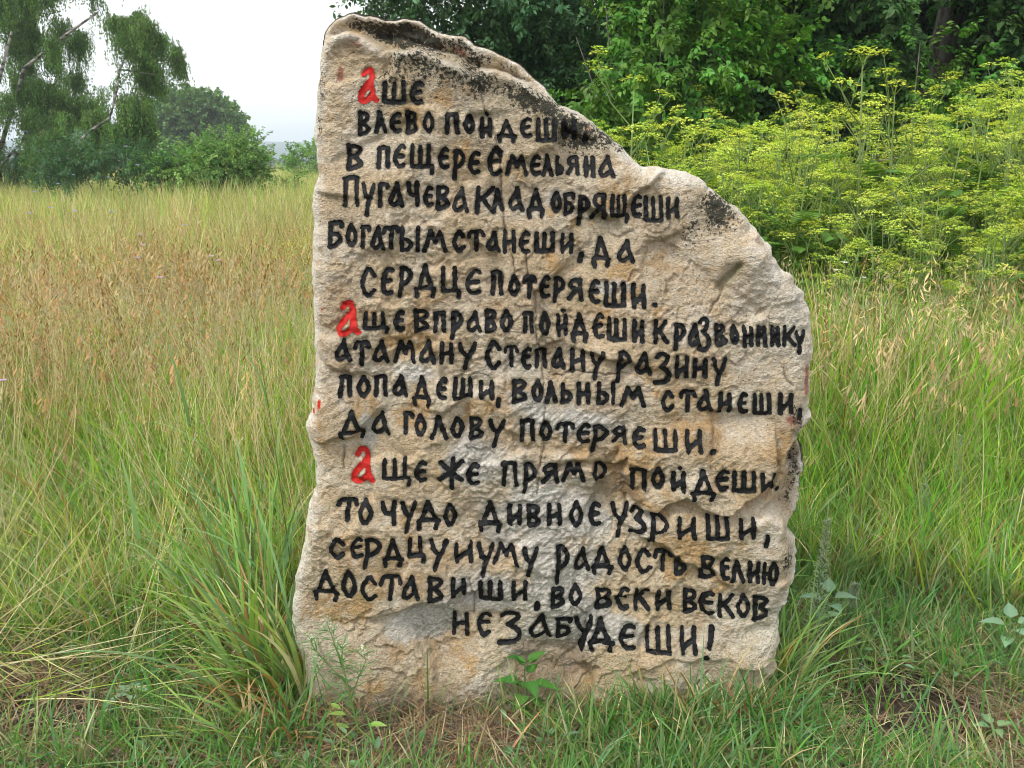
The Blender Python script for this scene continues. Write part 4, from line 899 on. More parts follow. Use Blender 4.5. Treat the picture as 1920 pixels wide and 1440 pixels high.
def fleabane():
    x, y, z = at_ground(690, 1405); r = thing('flowering_weed', 'thin branching weed with tiny white flower clusters before the lower left stone', 'wildflower', (x, y, z))
    hx = lambda u, v, Y: np.array([*at_y(u, v, Y)])
    def P(u, v, Y=2.44):
        a = hx(u, v, Y); return np.array([a[0] - x, Y - y, a[1] - z])
    main = [P(690, 1412, y), P(672, 1370, y + .02), P(660, 1320, 2.42), P(648, 1270, 2.44), P(628, 1210, 2.45), P(612, 1165, 2.46)]
    mb = MB(); tube(mb, main, [.0042, .0038, .003, .0024, .0018, .0012], 6, (.20, .34, .09)); mb.build('stem', M_HERB, r)
    br = [[P(648, 1270), P(640, 1240), P(644, 1212)], [P(658, 1310), P(674, 1265), P(686, 1240), P(680, 1218)], [P(660, 1325), P(620, 1290), P(598, 1262), P(594, 1240)], [P(652, 1285), P(600, 1230), P(584, 1208), P(582, 1198)], [P(650, 1280), P(640, 1230), P(644, 1212)]]
    for b in br:
        m = MB(); tube(m, b, list(np.linspace(.0022, .0011, len(b))), 5, (.20, .36, .10)); m.build('branch', M_HERB, r)
    for tip in [main[-1], br[0][-1], br[1][-1], br[2][-1], br[3][-1]]:
        m = MB()
        for k in range(46):
            q = tip + np.array([rnd.gauss(0, .007), rnd.gauss(0, .007), -abs(rnd.gauss(0, .030)) + .012]); a = rnd.uniform(0, 6.28)
            top = q[2] > tip[2] - .018
            c = (.72, .76, .62) if top and rnd.random() < .6 else jit((.28, .42, .12), .2, rnd)
            leaf(m, q, (math.cos(a), math.sin(a), .5), (0, 0, 1), .0065, .0045, c)
        m.build('flower_cluster', M_HERB, r)
    m = MB()
    for path in [main] + br:
        for i in range(len(path) - 1):
            for k in range(14 if path is main else 7):
                q = path[i] + (path[i + 1] - path[i]) * rnd.random(); a = rnd.uniform(0, 6.28)
                leaf(m, q, (math.cos(a), math.sin(a) * .7, rnd.uniform(.0, .9)), (0, 0, 1), rnd.uniform(.025, .06), rnd.uniform(.003, .006), jit((.17, .34, .13), .2, rnd))
    o = m.build('narrow_leaves', M_HERB, r); o['kind'] = 'stuff'
    for (u, v, L, a) in [(650, 1340, .05, 3.6), (655, 1365, .05, 2.9), (690, 1360, .06, -.8), (640, 1330, .045, 2.4), (668, 1390, .04, 3.3)]:
        m = MB(); leaf(m, P(u, v, y + .01), (math.cos(a), math.sin(a) * .4, .25), (0, -.3, 1), L, L * .35, jit((.30, .46, .10), .1, rnd)); m.build('basal_leaf', M_HERB, r)
fleabane()
def upright_sprig():
    x, y, z = at_ground(805, 1338); r = thing('grass_sprig', 'single upright tuft of green blades touching the lower middle left of the stone', 'grass', (x, y - .03, z))
    for (az, L, le, dr) in [(PI / 2, .26, .0, .05), (PI, .22, .12, .2), (0, .20, .25, .8), (PI, .17, .5, .5), (0, .25, .04, .05), (PI, .24, .05, .02), (0, .19, .45, .2), (PI, .12, .75, .3)]:
        m = MB(); blade(m, 0, 0, L, rnd.uniform(.004, .006), az, le, dr, (.22, .30, .08), (.12, .28, .07), 7, 0, rnd.uniform(-.3, .3)); m.build('blade', M_GRASS, r)
upright_sprig()
# dried curled leaf blades lying at the left corner
def dry_leaf(label, u0, v0, az, L, lean, droop, W=.012):
    x, y, z = at_ground(u0, v0); m = MB(); blade(m, 0, 0, L, W, az, lean, droop, (.56, .38, .20), (.52, .27, .12), 9, 0, .4)
    o = m.build('dry_grass_leaf', M_DRY); o.location = (x, y, z); tag(o, label, 'dry leaf', 'curled dry leaves near the stone foot')
dry_leaf('orange-brown curled dry leaf at the left foot of the stone', 640, 1410, 2.4, .22, .25, .3)
dry_leaf('pale folded dry leaf standing in front of the middle of the stone foot', 935, 1440, .6, .20, .75, .3, .008)
dry_leaf('rusty dry leaf bent over at the bottom right of the stone', 1215, 1420, 1.6, .12, .05, .1, .006)

# ------------------------------------------------------------------ wildflowers in the meadow
def cornflower(label, u, v, d, col, group, sz=.022, n=9, name='blue_wildflower'):
    # bloom stands on its stem at distance d
    X, Z = at_y(u, v, d); g0 = float(gz(X, d)); r = thing(name, label, 'wildflower', (float(X), d, g0), group=group)
    h = float(Z) - g0
    m = MB(); tube(m, [(0, 0, 0), (.02, 0, h * .5), (0, 0, h)], [.002, .0016, .001], 4, (.22, .30, .12)); m.build('stem', M_HERB, r)
    m = MB()
    for k in range(n):
        a = 2 * PI * k / n + rnd.uniform(-.2, .2); leaf(m, (0, 0, h), (math.cos(a), math.sin(a) - .25, .35), (0, -.6, 1), sz, sz * .5, jit(col, .08, rnd), 0.1, 0)
    m.build('flower_head', M_HERB, r)
LAV = (.36, .36, .72); PNK = (.60, .42, .62); WHT = (.8, .8, .76)
places_ = ['above the brown brome patch', 'near the upper left meadow', 'below the birch branches', 'beside the stem of a dry stalk', 'in the middle of the left meadow', 'close to the shrubs', 'left of the stone at text line five', 'far left below the trees', 'under the hanging foliage', 'in the thin grass left']
for i, (u, v, d, k) in enumerate([(236, 275, 7.5, LAV), (258, 310, 8, LAV), (262, 440, 6, LAV), (269, 460, 5.6, LAV), (95, 390, 7, LAV), (56, 400, 7, LAV), (347, 422, 6.5, LAV), (109, 345, 9, LAV), (138, 328, 10, LAV), (203, 333, 9, LAV), (64, 360, 8, LAV),
                              (258, 484, 5.2, LAV), (140, 396, 7, LAV), (209, 397, 7, LAV)]):
    cornflower('lavender-blue chicory bloom %s, %s' % (places_[i % 10], ['upper', 'lower'][i // 10]), u, v, d, k, 'chicory blooms in the left meadow', .015 if d < 7 else .018)
for lab, u, v, d, k, s in [('pink knapweed bloom on the left of the meadow below the brome', 6, 714, 4.0, PNK, .018), ('pink knapweed bloom left of the stone at text line five, upper one', 397, 481, 5.2, PNK, .016), ('pink knapweed bloom left of the stone at text line five, lower one', 409, 489, 5.2, PNK, .016),
                           ('pink knapweed bloom with curled petals in mid meadow', 300, 521, 4.9, PNK, .018), ('white bloom in the grass right of the stone shoulder', 1584, 493, 4.8, WHT, .016), ('white bloom left-hand of the pair near the stone shoulder', 1568, 507, 4.8, WHT, .012), ('white bloom lower right of the pair near the stone shoulder', 1620, 521, 4.6, WHT, .012)]:
    cornflower(lab, u, v, d, k, None, s, 8, 'wildflower')
def yellow_flower(u, v, d, label):
    X, Z = at_y(u, v, d); X = float(X); g0 = float(gz(X, d)); h = float(Z) - g0; r = thing('yellow_wildflower', label, 'wildflower', (X, d, g0), group='yellow bedstraw left of the stone')
    m = MB(); tube(m, [(0, 0, 0), (.01, 0, h * .5), (0, 0, h)], [.003, .002, .001], 4, (.24, .32, .10)); m.build('stem', M_HERB, r)
    m = MB()
    for _ in range(120):
        q = (rnd.gauss(0, .05), rnd.gauss(0, .05), h - abs(rnd.gauss(0, .10))); a = rnd.uniform(0, 6.28); leaf(m, q, (math.cos(a), math.sin(a), .6), (0, 0, 1), .012, .009, jit((.62, .52, .06) if rnd.random() < .7 else (.30, .40, .08), .15, rnd))
    o = m.build('blossoms', M_HERB, r); o['kind'] = 'stuff'
yellow_flower(560, 432, 5.6, 'yellow bedstraw spray right beside the left edge of the stone'); yellow_flower(534, 452, 5.4, 'smaller yellow bedstraw spray left of the other one')
yellow_flower(530, 345, 16, 'distant yellow flowering patch below the far bush')

# silvery mugwort plumes
def mugwort(label, u, v, d, h, lean=0):
    x, y, z = at_ground(u, v); r = thing('mugwort_plume', label, 'weed', (x, y, z))
    m = MB(); tube(m, [(0, 0, 0), (lean * .4, 0, h * .5), (lean, 0, h)], [.003, .002, .001], 5, (.25, .30, .18)); m.build('stem', M_HERB, r)
    m = MB()
    for _ in range(420):
        t = rnd.uniform(.15, 1); a = rnd.uniform(0, 6.28); q = (lean * t + math.cos(a) * .02 * (1.1 - t), math.sin(a) * .02 * (1.1 - t), h * t)
        leaf(m, q, (math.cos(a), math.sin(a), rnd.uniform(.3, 1)), (0, 0, 1), rnd.uniform(.010, .03) * (1.2 - t * .6), .005, jit((.36, .42, .30), .15, rnd))
    o = m.build('foliage', M_HERB, r); o['kind'] = 'stuff'
mugwort('silvery mugwort plume right of the stone in the green grass', 1776, 1060, 3.6, .52)
mugwort('shorter silvery mugwort plume left of the taller one right of the stone', 1740, 1080, 3.5, .36, -.05)
mugwort('grey-green mugwort on the worn ground left of the stone', 290, 960, 3.6, .45, -.03)
mugwort('thin grey-green mugwort among the left grasses', 225, 880, 3.9, .55, -.06)
mugwort('slender grey plume standing close to the right flank of the stone', 1520, 1240, 2.9, .48, .02)
mugwort('low grey-green wormwood leaves beside the right foot of the stone', 1580, 1190, 3.0, .18, .03)

# ------------------------------------------------------------------ wild parsnip behind the grass on the right
UY = (.74, .81, .15); UY2 = (.50, .62, .14)
def umbel_mesh(k):
    m = MB(); Rr = rnd.uniform(.045, .075); n = rnd.randint(10, 14); st = (.26, .36, .10)
    for i in range(n):
        a = 2.4 * i; q = math.sqrt((i + .5) / n); x, y = Rr * q * math.cos(a), Rr * q * math.sin(a); z = .045 - .022 * q * q
        s = np.array([-math.sin(a), math.cos(a), 0]); ribbon(m, [(0, 0, 0), (x, y, z)], [.0016, .0010], s, st)
        for _ in range(9):
            b = rnd.uniform(0, 6.28); t = rnd.uniform(0, .012); leaf(m, (x + t * math.cos(b), y + t * math.sin(b), z + rnd.uniform(0, .006)), (math.cos(b), math.sin(b), rnd.uniform(0, .8)), (0, 0, 1), .0085, .0075, jit(UY if rnd.random() < .7 else UY2, .2, rnd), .1, 0)
    return m.mesh('umbel', M_UMB)
UMB = [umbel_mesh(i) for i in range(6)]
def parsnip_proto(i, wide=1.):
    h = 1.55; m = MB(); sc = (.24, .33, .11); ump = []
    main = [np.array([0, 0, 0]), np.array([.01, .0, h * .35]), np.array([rnd.uniform(-.03, .03), .0, h * .7]), np.array([rnd.uniform(-.05, .05), rnd.uniform(-.03, .03), h])]
    tube(m, main, [.009, .007, .005, .003], 6, sc); ump.append((main[-1], 1.25, 0, 0))
    nb = rnd.randint(5, 7)
    for b in range(nb):
        t = .35 + .6 * b / nb; q = np.array([0, 0, h * t]); a = b * 2.4 + rnd.uniform(-.4, .4); L = rnd.uniform(.28, .5) * (1.15 - .5 * t)
        e = q + np.array([math.cos(a) * L * .62 * wide, math.sin(a) * L * .62 * wide, L * (.95 if wide == 1. else .7)]); mid = (q + e) / 2 + np.array([math.cos(a), math.sin(a), 0]) * .03
        tube(m, [q, mid, e], [.0045, .0035, .0022], 4, sc); ump.append((e, 1.0, rnd.uniform(-.3, .3), rnd.uniform(-.3, .3)))
        for s_ in range(rnd.randint(1, 3)):
            a2 = a + rnd.uniform(-1.3, 1.3); q2 = q + (e - q) * rnd.uniform(.35, .7); e2 = q2 + np.array([math.cos(a2) * .12, math.sin(a2) * .12, rnd.uniform(.10, .20)])
            tube(m, [q2, e2], [.0025, .0016], 4, sc); ump.append((e2, rnd.uniform(.6, .9), rnd.uniform(-.4, .4), rnd.uniform(-.4, .4)))
    lf = MB()
    for k in range(9):
        z = rnd.uniform(.1, .8) * h; a = rnd.uniform(0, 6.28); d = np.array([math.cos(a), math.sin(a), rnd.uniform(-.1, .5)]); L = rnd.uniform(.2, .34)
        ribbon(lf, [np.array([0, 0, z]), np.array([0, 0, z]) + d * L], [.003, .002], np.array([-math.sin(a), math.cos(a), 0]), sc)
        for j in range(7):
            q = np.array([0, 0, z]) + d * L * (.25 + .11 * j)
            for sg in (-1, 1): leaf(lf, q, d * .5 + sg * np.array([-math.sin(a), math.cos(a), .1]), (0, 0, 1), .075, .035, jit((.15, .29, .06), .25, rnd))
    return m.mesh('stem', M_HERB), lf.mesh('leaves', M_HERB), ump
PP = [parsnip_proto(i) for i in range(5)] + [parsnip_proto(5, 1.5)]
def parsnip(x, y, s, rz, label, tilt=(0, 0), k=None):
    k = rnd.randrange(5) if k is None else k; st, lf, ump = PP[k]
    r = thing('wild_parsnip', label, 'wildflower', (x, y, float(gz(x, y))), rz, 'yellow-green flowering wild parsnips behind the tall grass')
    r.rotation_euler = (tilt[0], tilt[1], rz); r.scale = (s, s, s)
    o = bpy.data.objects.new('stem', st); COL.objects.link(o); o.parent = r
    o = bpy.data.objects.new('leaves', lf); COL.objects.link(o); o.parent = r; o['kind'] = 'stuff'
    for p, us, rx, ry in ump:
        o = bpy.data.objects.new('umbel', UMB[rnd.randrange(6)]); COL.objects.link(o); o.parent = r
        o.location = p; o.rotation_euler = (rx, ry, rnd.uniform(0, 6)); o.scale = (us * 1.15,) * 3
    return r
GEN = 'one of the many yellow-green flowering wild parsnips massed behind the stone and tall grass'
parsnip(2.10, 6.0, 1.36, .5, 'tallest wild parsnip, its flower heads standing clear against the dark leaves', (0, -.03), 5)
parsnip(2.35, 6.2, 1.26, 2.1, 'tall wild parsnip just right of the tallest one'); parsnip(2.95, 6.4, 1.2, 4, 'tall thin wild parsnip with separate heads towards the right edge')
parsnip(.85, 7.2, 1.30, 1.3, 'wild parsnip whose heads rise against dark foliage nearest the sloping top of the stone')
cnt = 0
while cnt < 225:
    a = rnd.uniform(.07, .60); d = rnd.uniform(4.9, 8.4); x, y = d * math.tan(a) , d
    if x > 5.4: continue
    edge = 5.0 + .5 * (fbm(x * .8, 3.3, 2, 5) - .5) - .25 * (x > 2.2)
    if y < edge: continue
    if x < 2.7 and fbm(x * 1.1, y * 1.1, 3, 44) < .41: continue
    s = rnd.uniform(.88, 1.18) * (1 - .08 * (x < 1.2)) * (1 + .12 * min(1, max(0, (x - 2.2) / 1.5)))
    s *= .70 + .30 * min(1, (d - 4.9) / 1.6) + rnd.uniform(-.06, .05)
    parsnip(x, y, s, rnd.uniform(0, 6.28), GEN, (rnd.gauss(0, .06), rnd.gauss(0, .06))); cnt += 1

# ------------------------------------------------------------------ trees
def sprig(n, L, leafL, leafW, col, flat=.4, hang=.3):
    m = MB(); tube(m, [(0, 0, 0), (L * .5, 0, .01), (L, 0, -.02 * L)], [.003, .002, .001], 3, (.12, .12, .07))
    for i in range(n):
        t = rnd.uniform(.05, 1.05); a = rnd.choice([-1, 1]) * rnd.uniform(.5, 1.3); b = rnd.uniform(-flat, flat) * 1.5
        d = (math.cos(a), math.sin(a) * math.cos(b), math.sin(b) * .8 - hang)
        leaf(m, (L * t, rnd.uniform(-.03, .03), rnd.uniform(-.04, .04)), d, (rnd.uniform(-.4, .4), rnd.uniform(-.4, .4), 1), leafL * rnd.uniform(.7, 1.2), leafW * rnd.uniform(.8, 1.2), jit(col, .22, rnd), .2, .2)
    return m
sources('leafy_sprig', 6, lambda i: sprig(24, .30, .062, .036, (.125, .285, .04)), M_LEAF)
sources('oak_sprig', 6, lambda i: sprig(24, .30, .085, .05, (.07, .17, .045), .6, .2), M_LEAF)
sources('dark_sprig', 6, lambda i: sprig(24, .32, .07, .045, (.06, .155, .035), .5, .3), M_LEAF)
sources('ash_sprig', 6, lambda i: sprig(26, .34, .06, .026, (.085, .20, .075), .5, .3), M_LEAF)
sources('shrub_sprig', 6, lambda i: sprig(26, .45, .065, .045, (.20, .36, .085), .6, .1), M_LEAF)
sources('round_tree_sprig', 5, lambda i: sprig(26, .8, .20, .14, (.17, .29, .10), .8, .1), M_LEAF)
def hang(i):
    m = MB(); x = y = 0; L = rnd.uniform(.7, 1.2); c0 = (.145, .27, .07)
    for s in range(6):
        bx, by = rnd.uniform(-.14, .14), rnd.uniform(-.14, .14); dx, dy = rnd.uniform(-.15, .15), rnd.uniform(-.15, .15); l = L * rnd.uniform(.5, 1)
        ribbon(m, [(bx, by, 0), (bx + dx * .6, by + dy * .6, -l * .5), (bx + dx, by + dy, -l)], [.006, .004, .003], np.array([1., 0, 0]), (.10, .09, .06))
        for k in range(13):
            t = rnd.uniform(0, 1); a = rnd.uniform(0, 6.28)
            leaf(m, (bx + dx * t + rnd.uniform(-.03, .03), by + dy * t + rnd.uniform(-.03, .03), -l * t), (math.cos(a) * .6, math.sin(a) * .6, -.9), (math.cos(a), math.sin(a), .5), rnd.uniform(.05, .085), .036, jit(c0, .22, rnd), .1, .1)
    return m
sources('hanging_birch_spray', 8, hang, M_BIRCH)

def crown(blobs, dens, thr=.0, f=1.6, shell=.45, seed=0, droop=.25):
    P = []; A = []
    for (cx, cy_, cz, rx, ry, rz) in blobs:
        n = int(dens * (rx * ry * rz) ** (2 / 3.) * 12)
        v = rg.normal(size=(n, 3)); v /= np.linalg.norm(v, axis=1)[:, None]
        q = (shell + (1 - shell) * rg.random(n) ** .6)[:, None] * v * (1 + .22 * (n3(v * 2 + cx, 1.3, seed) - .5)[:, None] * 2)
        p = np.array([cx, cy_, cz]) + q * np.array([rx, ry, rz]); k = n3(p, f, seed + 9) > thr
        P.append(p[k]); A.append(v[k])
    return np.concatenate(P), np.concatenate(A)
def tree(name, label, cat, base, blobs, src, dens, smin, smax, trunk=None, limbs=(), thr=.4, f=1.6, shell=.5, bark=M_BARK, group=None, seed=0, zmin=.05, mode='out', extra=None):
    r = thing(name, label, cat, base, group=group); b = np.array(base)
    P, A = crown(blobs, dens, thr, f, shell, seed); k = P[:, 2] > gz(P[:, 0], P[:, 1]) + zmin; P, A = P[k], A[k]; n = len(P)
    if mode == 'hang': rot = np.stack([rg.normal(0, .10, n), rg.normal(0, .10, n), rg.uniform(0, 6.28, n)], 1)
    else: rot = np.stack([rg.normal(0, .5, n), -np.arctan2(A[:, 2] * .7 - .15, np.hypot(A[:, 0], A[:, 1])) + rg.normal(0, .35, n), np.arctan2(A[:, 1], A[:, 0]) + rg.normal(0, .5, n)], 1)
    scatter('foliage', P - b, rot, rg.uniform(smin, smax, n), src, rg, parent=r)
    if trunk:
        m = MB(); pts, rad = trunk; tube(m, [np.array(p) - b for p in pts], rad, 10, (1, 1, 1)); m.build('trunk', bark, r)
    for pts, rad in limbs:
        m = MB(); tube(m, [np.array(p) - b for p in pts], list(np.linspace(rad, rad * .35, len(pts))), 7, (1, 1, 1)); m.build('branch', bark, r)
    return r
def auto_limbs(top, blobs, r0, k=None):
    out = []
    for (cx, cy_, cz, rx, ry, rz) in blobs[:k]:
        t = np.array(top); c_ = np.array([cx, cy_, cz]); mid = t * .5 + c_ * .5 + np.array([rnd.uniform(-.1, .1), rnd.uniform(-.1, .1), -.15 * rz]); out.append(([t, mid, c_ + np.array([0, 0, rz * .4])], r0))
    return out
# right-hand thicket
B = [(1.25, 8.6, 2.5, .75, .6, 1.0), (.55, 8.9, 2.2, .55, .5, .9), (1.75, 8.9, 3.4, .9, .6, .9), (1.0, 8.7, 1.2, 1.0, .6, .9), (.75, 9.0, 3.1, .5, .5, .6), (2.1, 8.8, 1.9, .5, .5, .8)]
tree('wild_pear_bush', 'bright green glossy-leaved bush right behind the sloping top of the stone', 'bush', (1.2, 8.9, 0), B, 'leafy_sprig', 52, .75, 1.2, ([(1.2, 8.9, -.1), (1.15, 8.9, 1.0), (1.3, 8.8, 2.0)], [.05, .035, .015]), auto_limbs((1.2, 8.9, 1.2), B, .010), .40, 1.5, .35, seed=1)
B = [(-.55, 11.2, 3.2, 1.0, .9, 1.1), (.4, 11.3, 3.8, 1.4, .9, 1.3), (-.3, 11.3, 1.6, 1.0, .9, 1.2), (.7, 11.3, 2.0, 1.0, .8, 1.2), (-.9, 11.0, 3.35, .55, .4, .35)]
tree('ash_tree', 'bluish green fine-leaved tree behind the top of the stone, its sprays against the sky', 'tree', (.2, 11.5, 0), B, 'ash_sprig', 60, .8, 1.3, ([(.2, 11.5, -.1), (.2, 11.5, 2), (.3, 11.4, 4)], [.12, .09, .06]), auto_limbs((.2, 11.5, 2.0), B, .015), .40, 1.4, .35, seed=2)
B = [(3.6, 10.0, 3.4, 1.6, .9, 1.3), (5.4, 10.2, 3.2, 1.6, .9, 1.5), (2.6, 10.4, 2.6, .9, .8, 1.2), (4.4, 9.8, 2.4, 1.2, .7, 1.0), (6.4, 10.2, 2.0, 1.2, .9, 1.6)]
tree('oak_tree', 'dark broad-crowned oak filling the upper right of the photo', 'tree', (4.4, 10.6, 0), B, 'oak_sprig', 55, .8, 1.25, ([(4.4, 10.6, -.1), (4.3, 10.5, 2), (4.5, 10.4, 4)], [.2, .16, .10]), auto_limbs((4.4, 10.6, 1.8), B, .025), .42, 1.3, .3, seed=3)
B = [(1.9, 9.6, .9, 1.0, .6, .9), (3.2, 9.0, 1.0, 1.1, .6, .9), (4.6, 9.0, 1.1, 1.1, .6, .9), (5.9, 9.2, 1.3, 1.2, .7, 1.2)]
tree('undergrowth_shrub', 'dark low undergrowth of shrubs beneath the oak, behind the parsnips', 'bush', (3.4, 9.3, 0), B, 'dark_sprig', 55, .8, 1.2, None, auto_limbs((3.4, 9.3, .1), B, .02), .38, 1.6, .3, seed=4)
B = [(3.35, 8.6, 2.25, .45, .35, .55), (3.7, 8.7, 1.8, .4, .35, .5)]
tree('young_maple', 'young light-leaved sapling lit in front of the dark oak', 'sapling', (3.45, 8.75, 0), B, 'leafy_sprig', 40, .6, 1.0, ([(3.45, 8.75, 0), (3.4, 8.7, 1.2), (3.4, 8.65, 2.5)], [.010, .007, .004]), (), .4, 2, .2, seed=5)
B = [(4.45, 8.7, 2.0, .45, .35, .45), (4.15, 8.8, 1.7, .4, .3, .4)]
tree('young_maple', 'second sapling with large rounded leaves at the right, under the oak crown', 'sapling', (4.35, 8.8, 0), B, 'shrub_sprig', 30, .7, 1.1, ([(4.35, 8.8, 0), (4.4, 8.75, 1.2), (4.4, 8.7, 2.2)], [.010, .007, .004]), (), .4, 2, .2, seed=6)
# the wood behind closes the view
for i, (x, y, lab, sr) in enumerate([(1.6, 13.2, 'dark tree behind the ash and pear bush', 'dark_sprig'), (4.2, 13.4, 'dark tree closing the view behind the oak', 'oak_sprig'), (7.2, 13.0, 'dark tree behind the oak at the right edge', 'dark_sprig'), (8.6, 11.2, 'dark tree just outside the right edge of the view', 'oak_sprig')]):
    B = [(x, y, 3.6, 1.9, 1.0, 1.8), (x - .9, y - .2, 1.7, 1.3, .9, 1.6), (x + .9, y, 1.6, 1.3, .9, 1.5), (x, y + .3, 5.4, 1.5, 1.2, 1.2)]
    tree('forest_tree', lab, 'tree', (x, y, float(gz(x, y))), B, sr, 34, 1.2, 1.8, ([(x, y, -.1), (x + .1, y, 2.5), (x, y, 5)], [.16, .12, .07]), auto_limbs((x, y, 2), B, .02), .30, 1.2, .2, group='trees of the wood behind', seed=10 + i)
# dead twigs showing in front of the dark leaves
def deadwood(label, x, y, z, az0, n, L):
    r = thing('dead_branch', label, 'branch', (x, y, 0))
    m = MB(); tube(m, [(0, 0, 0), (.1, 0, z * .6), (-.05, 0, z)], [.010, .008, .004], 5, (1, 1, 1)); m.build('stem', M_TWIG, r)
    for i in range(n):
        m = MB(); a = az0 + rnd.uniform(-1, 1); p = np.array([0, 0, z * rnd.uniform(.6, 1)]); pts = [p]; d = np.array([math.cos(a), math.sin(a) * .4 - .2, rnd.uniform(-.3, .6)])
        for k in range(4): p = p + d * L / 4; d = d + np.array([rnd.uniform(-.3, .3), rnd.uniform(-.3, .3), rnd.uniform(-.25, .25)]); pts.append(p)
        tube(m, pts, [.007, .006, .004, .003, .0015], 4, (1, 1, 1)); m.build('twig', M_TWIG, r)
deadwood('bare grey branch with crooked twigs in the shade left of the tallest parsnip', 2.25, 8.3, 1.75, PI, 7, .55)
deadwood('bundle of dead grey twigs behind the tallest parsnip', 2.75, 7.6, 1.6, 1.2, 9, .45)

# left: birches
def env(px, py, d): x, z = at_y(px, py, d); return float(x), float(z)
B = []
_r = random.Random(4)
for iy in range(11):
    for ix in range(9):
        u, q = -110 + ix * 42 + _r.uniform(-16, 16), -110 + iy * 40 + _r.uniform(-14, 14)
        lim_ = 215 - 62 * (q > 30) + 30 * (q > 105) + 10 * (q > 200) + 50 * (q < 10)
        if u > lim_: continue
        d = 27 + _r.uniform(-1.6, 1.6); x, z = env(u, q, d); s = d / FPX; k = _r.uniform(20, 34); B.append((x, d, z + .3, k * s, k * s, k * s * .8))
bx, bz = env(-12, 300, 27)
lim = [([(bx, 27, 1.2), env(60, 130, 27)[:1] + (26.6,) + env(60, 130, 27)[1:], env(128, 62, 26)[:1] + (26,) + env(128, 62, 26)[1:], env(182, 24, 26)[:1] + (26,) + env(182, 24, 26)[1:]], .065),
       ([(bx, 27, 1.5), (bx + .5, 26.6, 3.2), (bx + 1.1, 26.5, 4.6)], .08), ([(bx, 27, 1.0), (bx + .7, 26.6, 1.6), (bx + 1.3, 26.4, 1.5)], .05)]
tree('birch_tree', 'large weeping birch at the left edge of the photo with a pale slanting limb', 'tree', (bx, 27, float(gz(bx, 27))), B, 'hanging_birch_spray', 26, .6, 1.0, ([(bx, 27, -.1), (bx + .05, 27, 1.5), (bx - .1, 27, 4), (bx + .1, 27, 7.5)], [.15, .13, .11, .06]), lim, .43, .55, .0, M_BIRCHBARK, seed=20, mode='hang', zmin=.9)
B = []
for (u, v, ru, rv) in [(258, 45, 22, 22), (225, 60, 28, 14), (282, 75, 20, 30), (255, 100, 38, 35), (305, 95, 18, 14), (330, 115, 18, 22), (225, 140, 30, 40), (280, 150, 32, 40), (215, 200, 30, 40), (255, 220, 34, 40), (190, 245, 30, 35), (235, 262, 34, 22), (165, 262, 20, 28), (275, 240, 16, 40), (335, 130, 12, 22)]:
    d = 24 + rnd.uniform(-.8, .8); x, z = env(u, v, d); s = d / FPX; B.append((x, d, z + .3, ru * s, ru * s * .9, rv * s * .8))
def e3(u, v, d): x, z = env(u, v, d); return (x, d, z)
tx, tz = env(140, 300, 24)
lim = [([e3(130, 285, 24), e3(170, 245, 23.6), e3(205, 222, 23.4), e3(213, 196, 23.4), e3(250, 198, 23.4)], .045), ([e3(213, 196, 23.4), e3(225, 130, 24), e3(258, 55, 24)], .035), ([e3(225, 130, 24), e3(290, 140, 24), e3(325, 105, 24)], .02)]
tree('birch_tree', 'smaller drooping birch with dense hanging curtains of foliage and a crooked pale branch', 'tree', (tx, 24, float(gz(tx, 24))), B, 'hanging_birch_spray', 56, .55, .9, ([(tx - .5, 24.1, -.1), (tx - .3, 24, .6), e3(130, 285, 24)], [.07, .06, .045]), lim, .395, 1.9, .0, M_BIRCHBARK, seed=21, mode='hang', zmin=.6)
# round tree beyond, hazier
B = []
for (u, v, ru, rv) in [(365, 240, 55, 40), (320, 225, 40, 35), (410, 245, 38, 42), (345, 205, 35, 22), (385, 212, 40, 24), (420, 270, 32, 30), (315, 265, 45, 35), (365, 275, 50, 25), (270, 250, 30, 40)]:
    d = 78 + rnd.uniform(-1.5, 1.5); x, z = env(u, v, d); s = d / FPX; B.append((x, d, z, ru * s, ru * s * .9, rv * s))
x0_, z0_ = env(365, 300, 78)
tree('round_oak', 'rounded hazy tree standing alone beyond the meadow, right of the birches', 'tree', (x0_, 78, float(gz(x0_, 78))), B, 'round_tree_sprig', 26, .9, 1.4, ([(x0_, 78, float(gz(x0_, 78))), (x0_, 78, 0), (x0_ + .2, 78, 3.2)], [.45, .4, .25]), auto_limbs((x0_, 78, .5), B, .2), .42, .5, .35, seed=22, zmin=.3)
# meadow shrubs
def shrub(label, items, d, src, dens, s0, s1, seed, name='meadow_shrub', thr=.36):
    B = []
    for (u, v, ru, rv) in items:
        dd = d + rnd.uniform(-.5, .5); x, z = env(u, v, dd); s = dd / FPX; B.append((x, dd, z, ru * s, ru * s * .8, rv * s)); B.append((x, dd - .1, z - rv * s * .8, ru * s * .9, ru * s * .75, rv * s))
    bx_ = sum(b[0] for b in B) / len(B); z0 = float(gz(bx_, d))
    tree(name, label, 'bush', (bx_, d, z0), B, src, dens, s0, s1, None, auto_limbs((bx_, d, z0 + .1), B[::2], .016), thr, 1.6, .25, seed=seed, zmin=.1)
shrub('leafy green shrub in front of the round tree, left of the stone', [(400, 305, 45, 35), (455, 305, 40, 38), (425, 285, 40, 28), (475, 290, 22, 26), (380, 320, 40, 24)], 24, 'shrub_sprig', 46, .7, 1.05, 30)
shrub('lighter low shrub with yellowish shoots below the drooping birch', [(335, 305, 32, 24), (300, 318, 28, 18), (355, 320, 30, 20)], 22, 'shrub_sprig', 40, .65, 1.0, 31)
shrub('dark shrub under the hanging birch foliage', [(245, 300, 40, 28), (190, 298, 36, 26), (285, 300, 26, 24), (140, 296, 34, 28), (95, 300, 30, 22)], 22.5, 'ash_sprig', 50, .9, 1.3, 32)
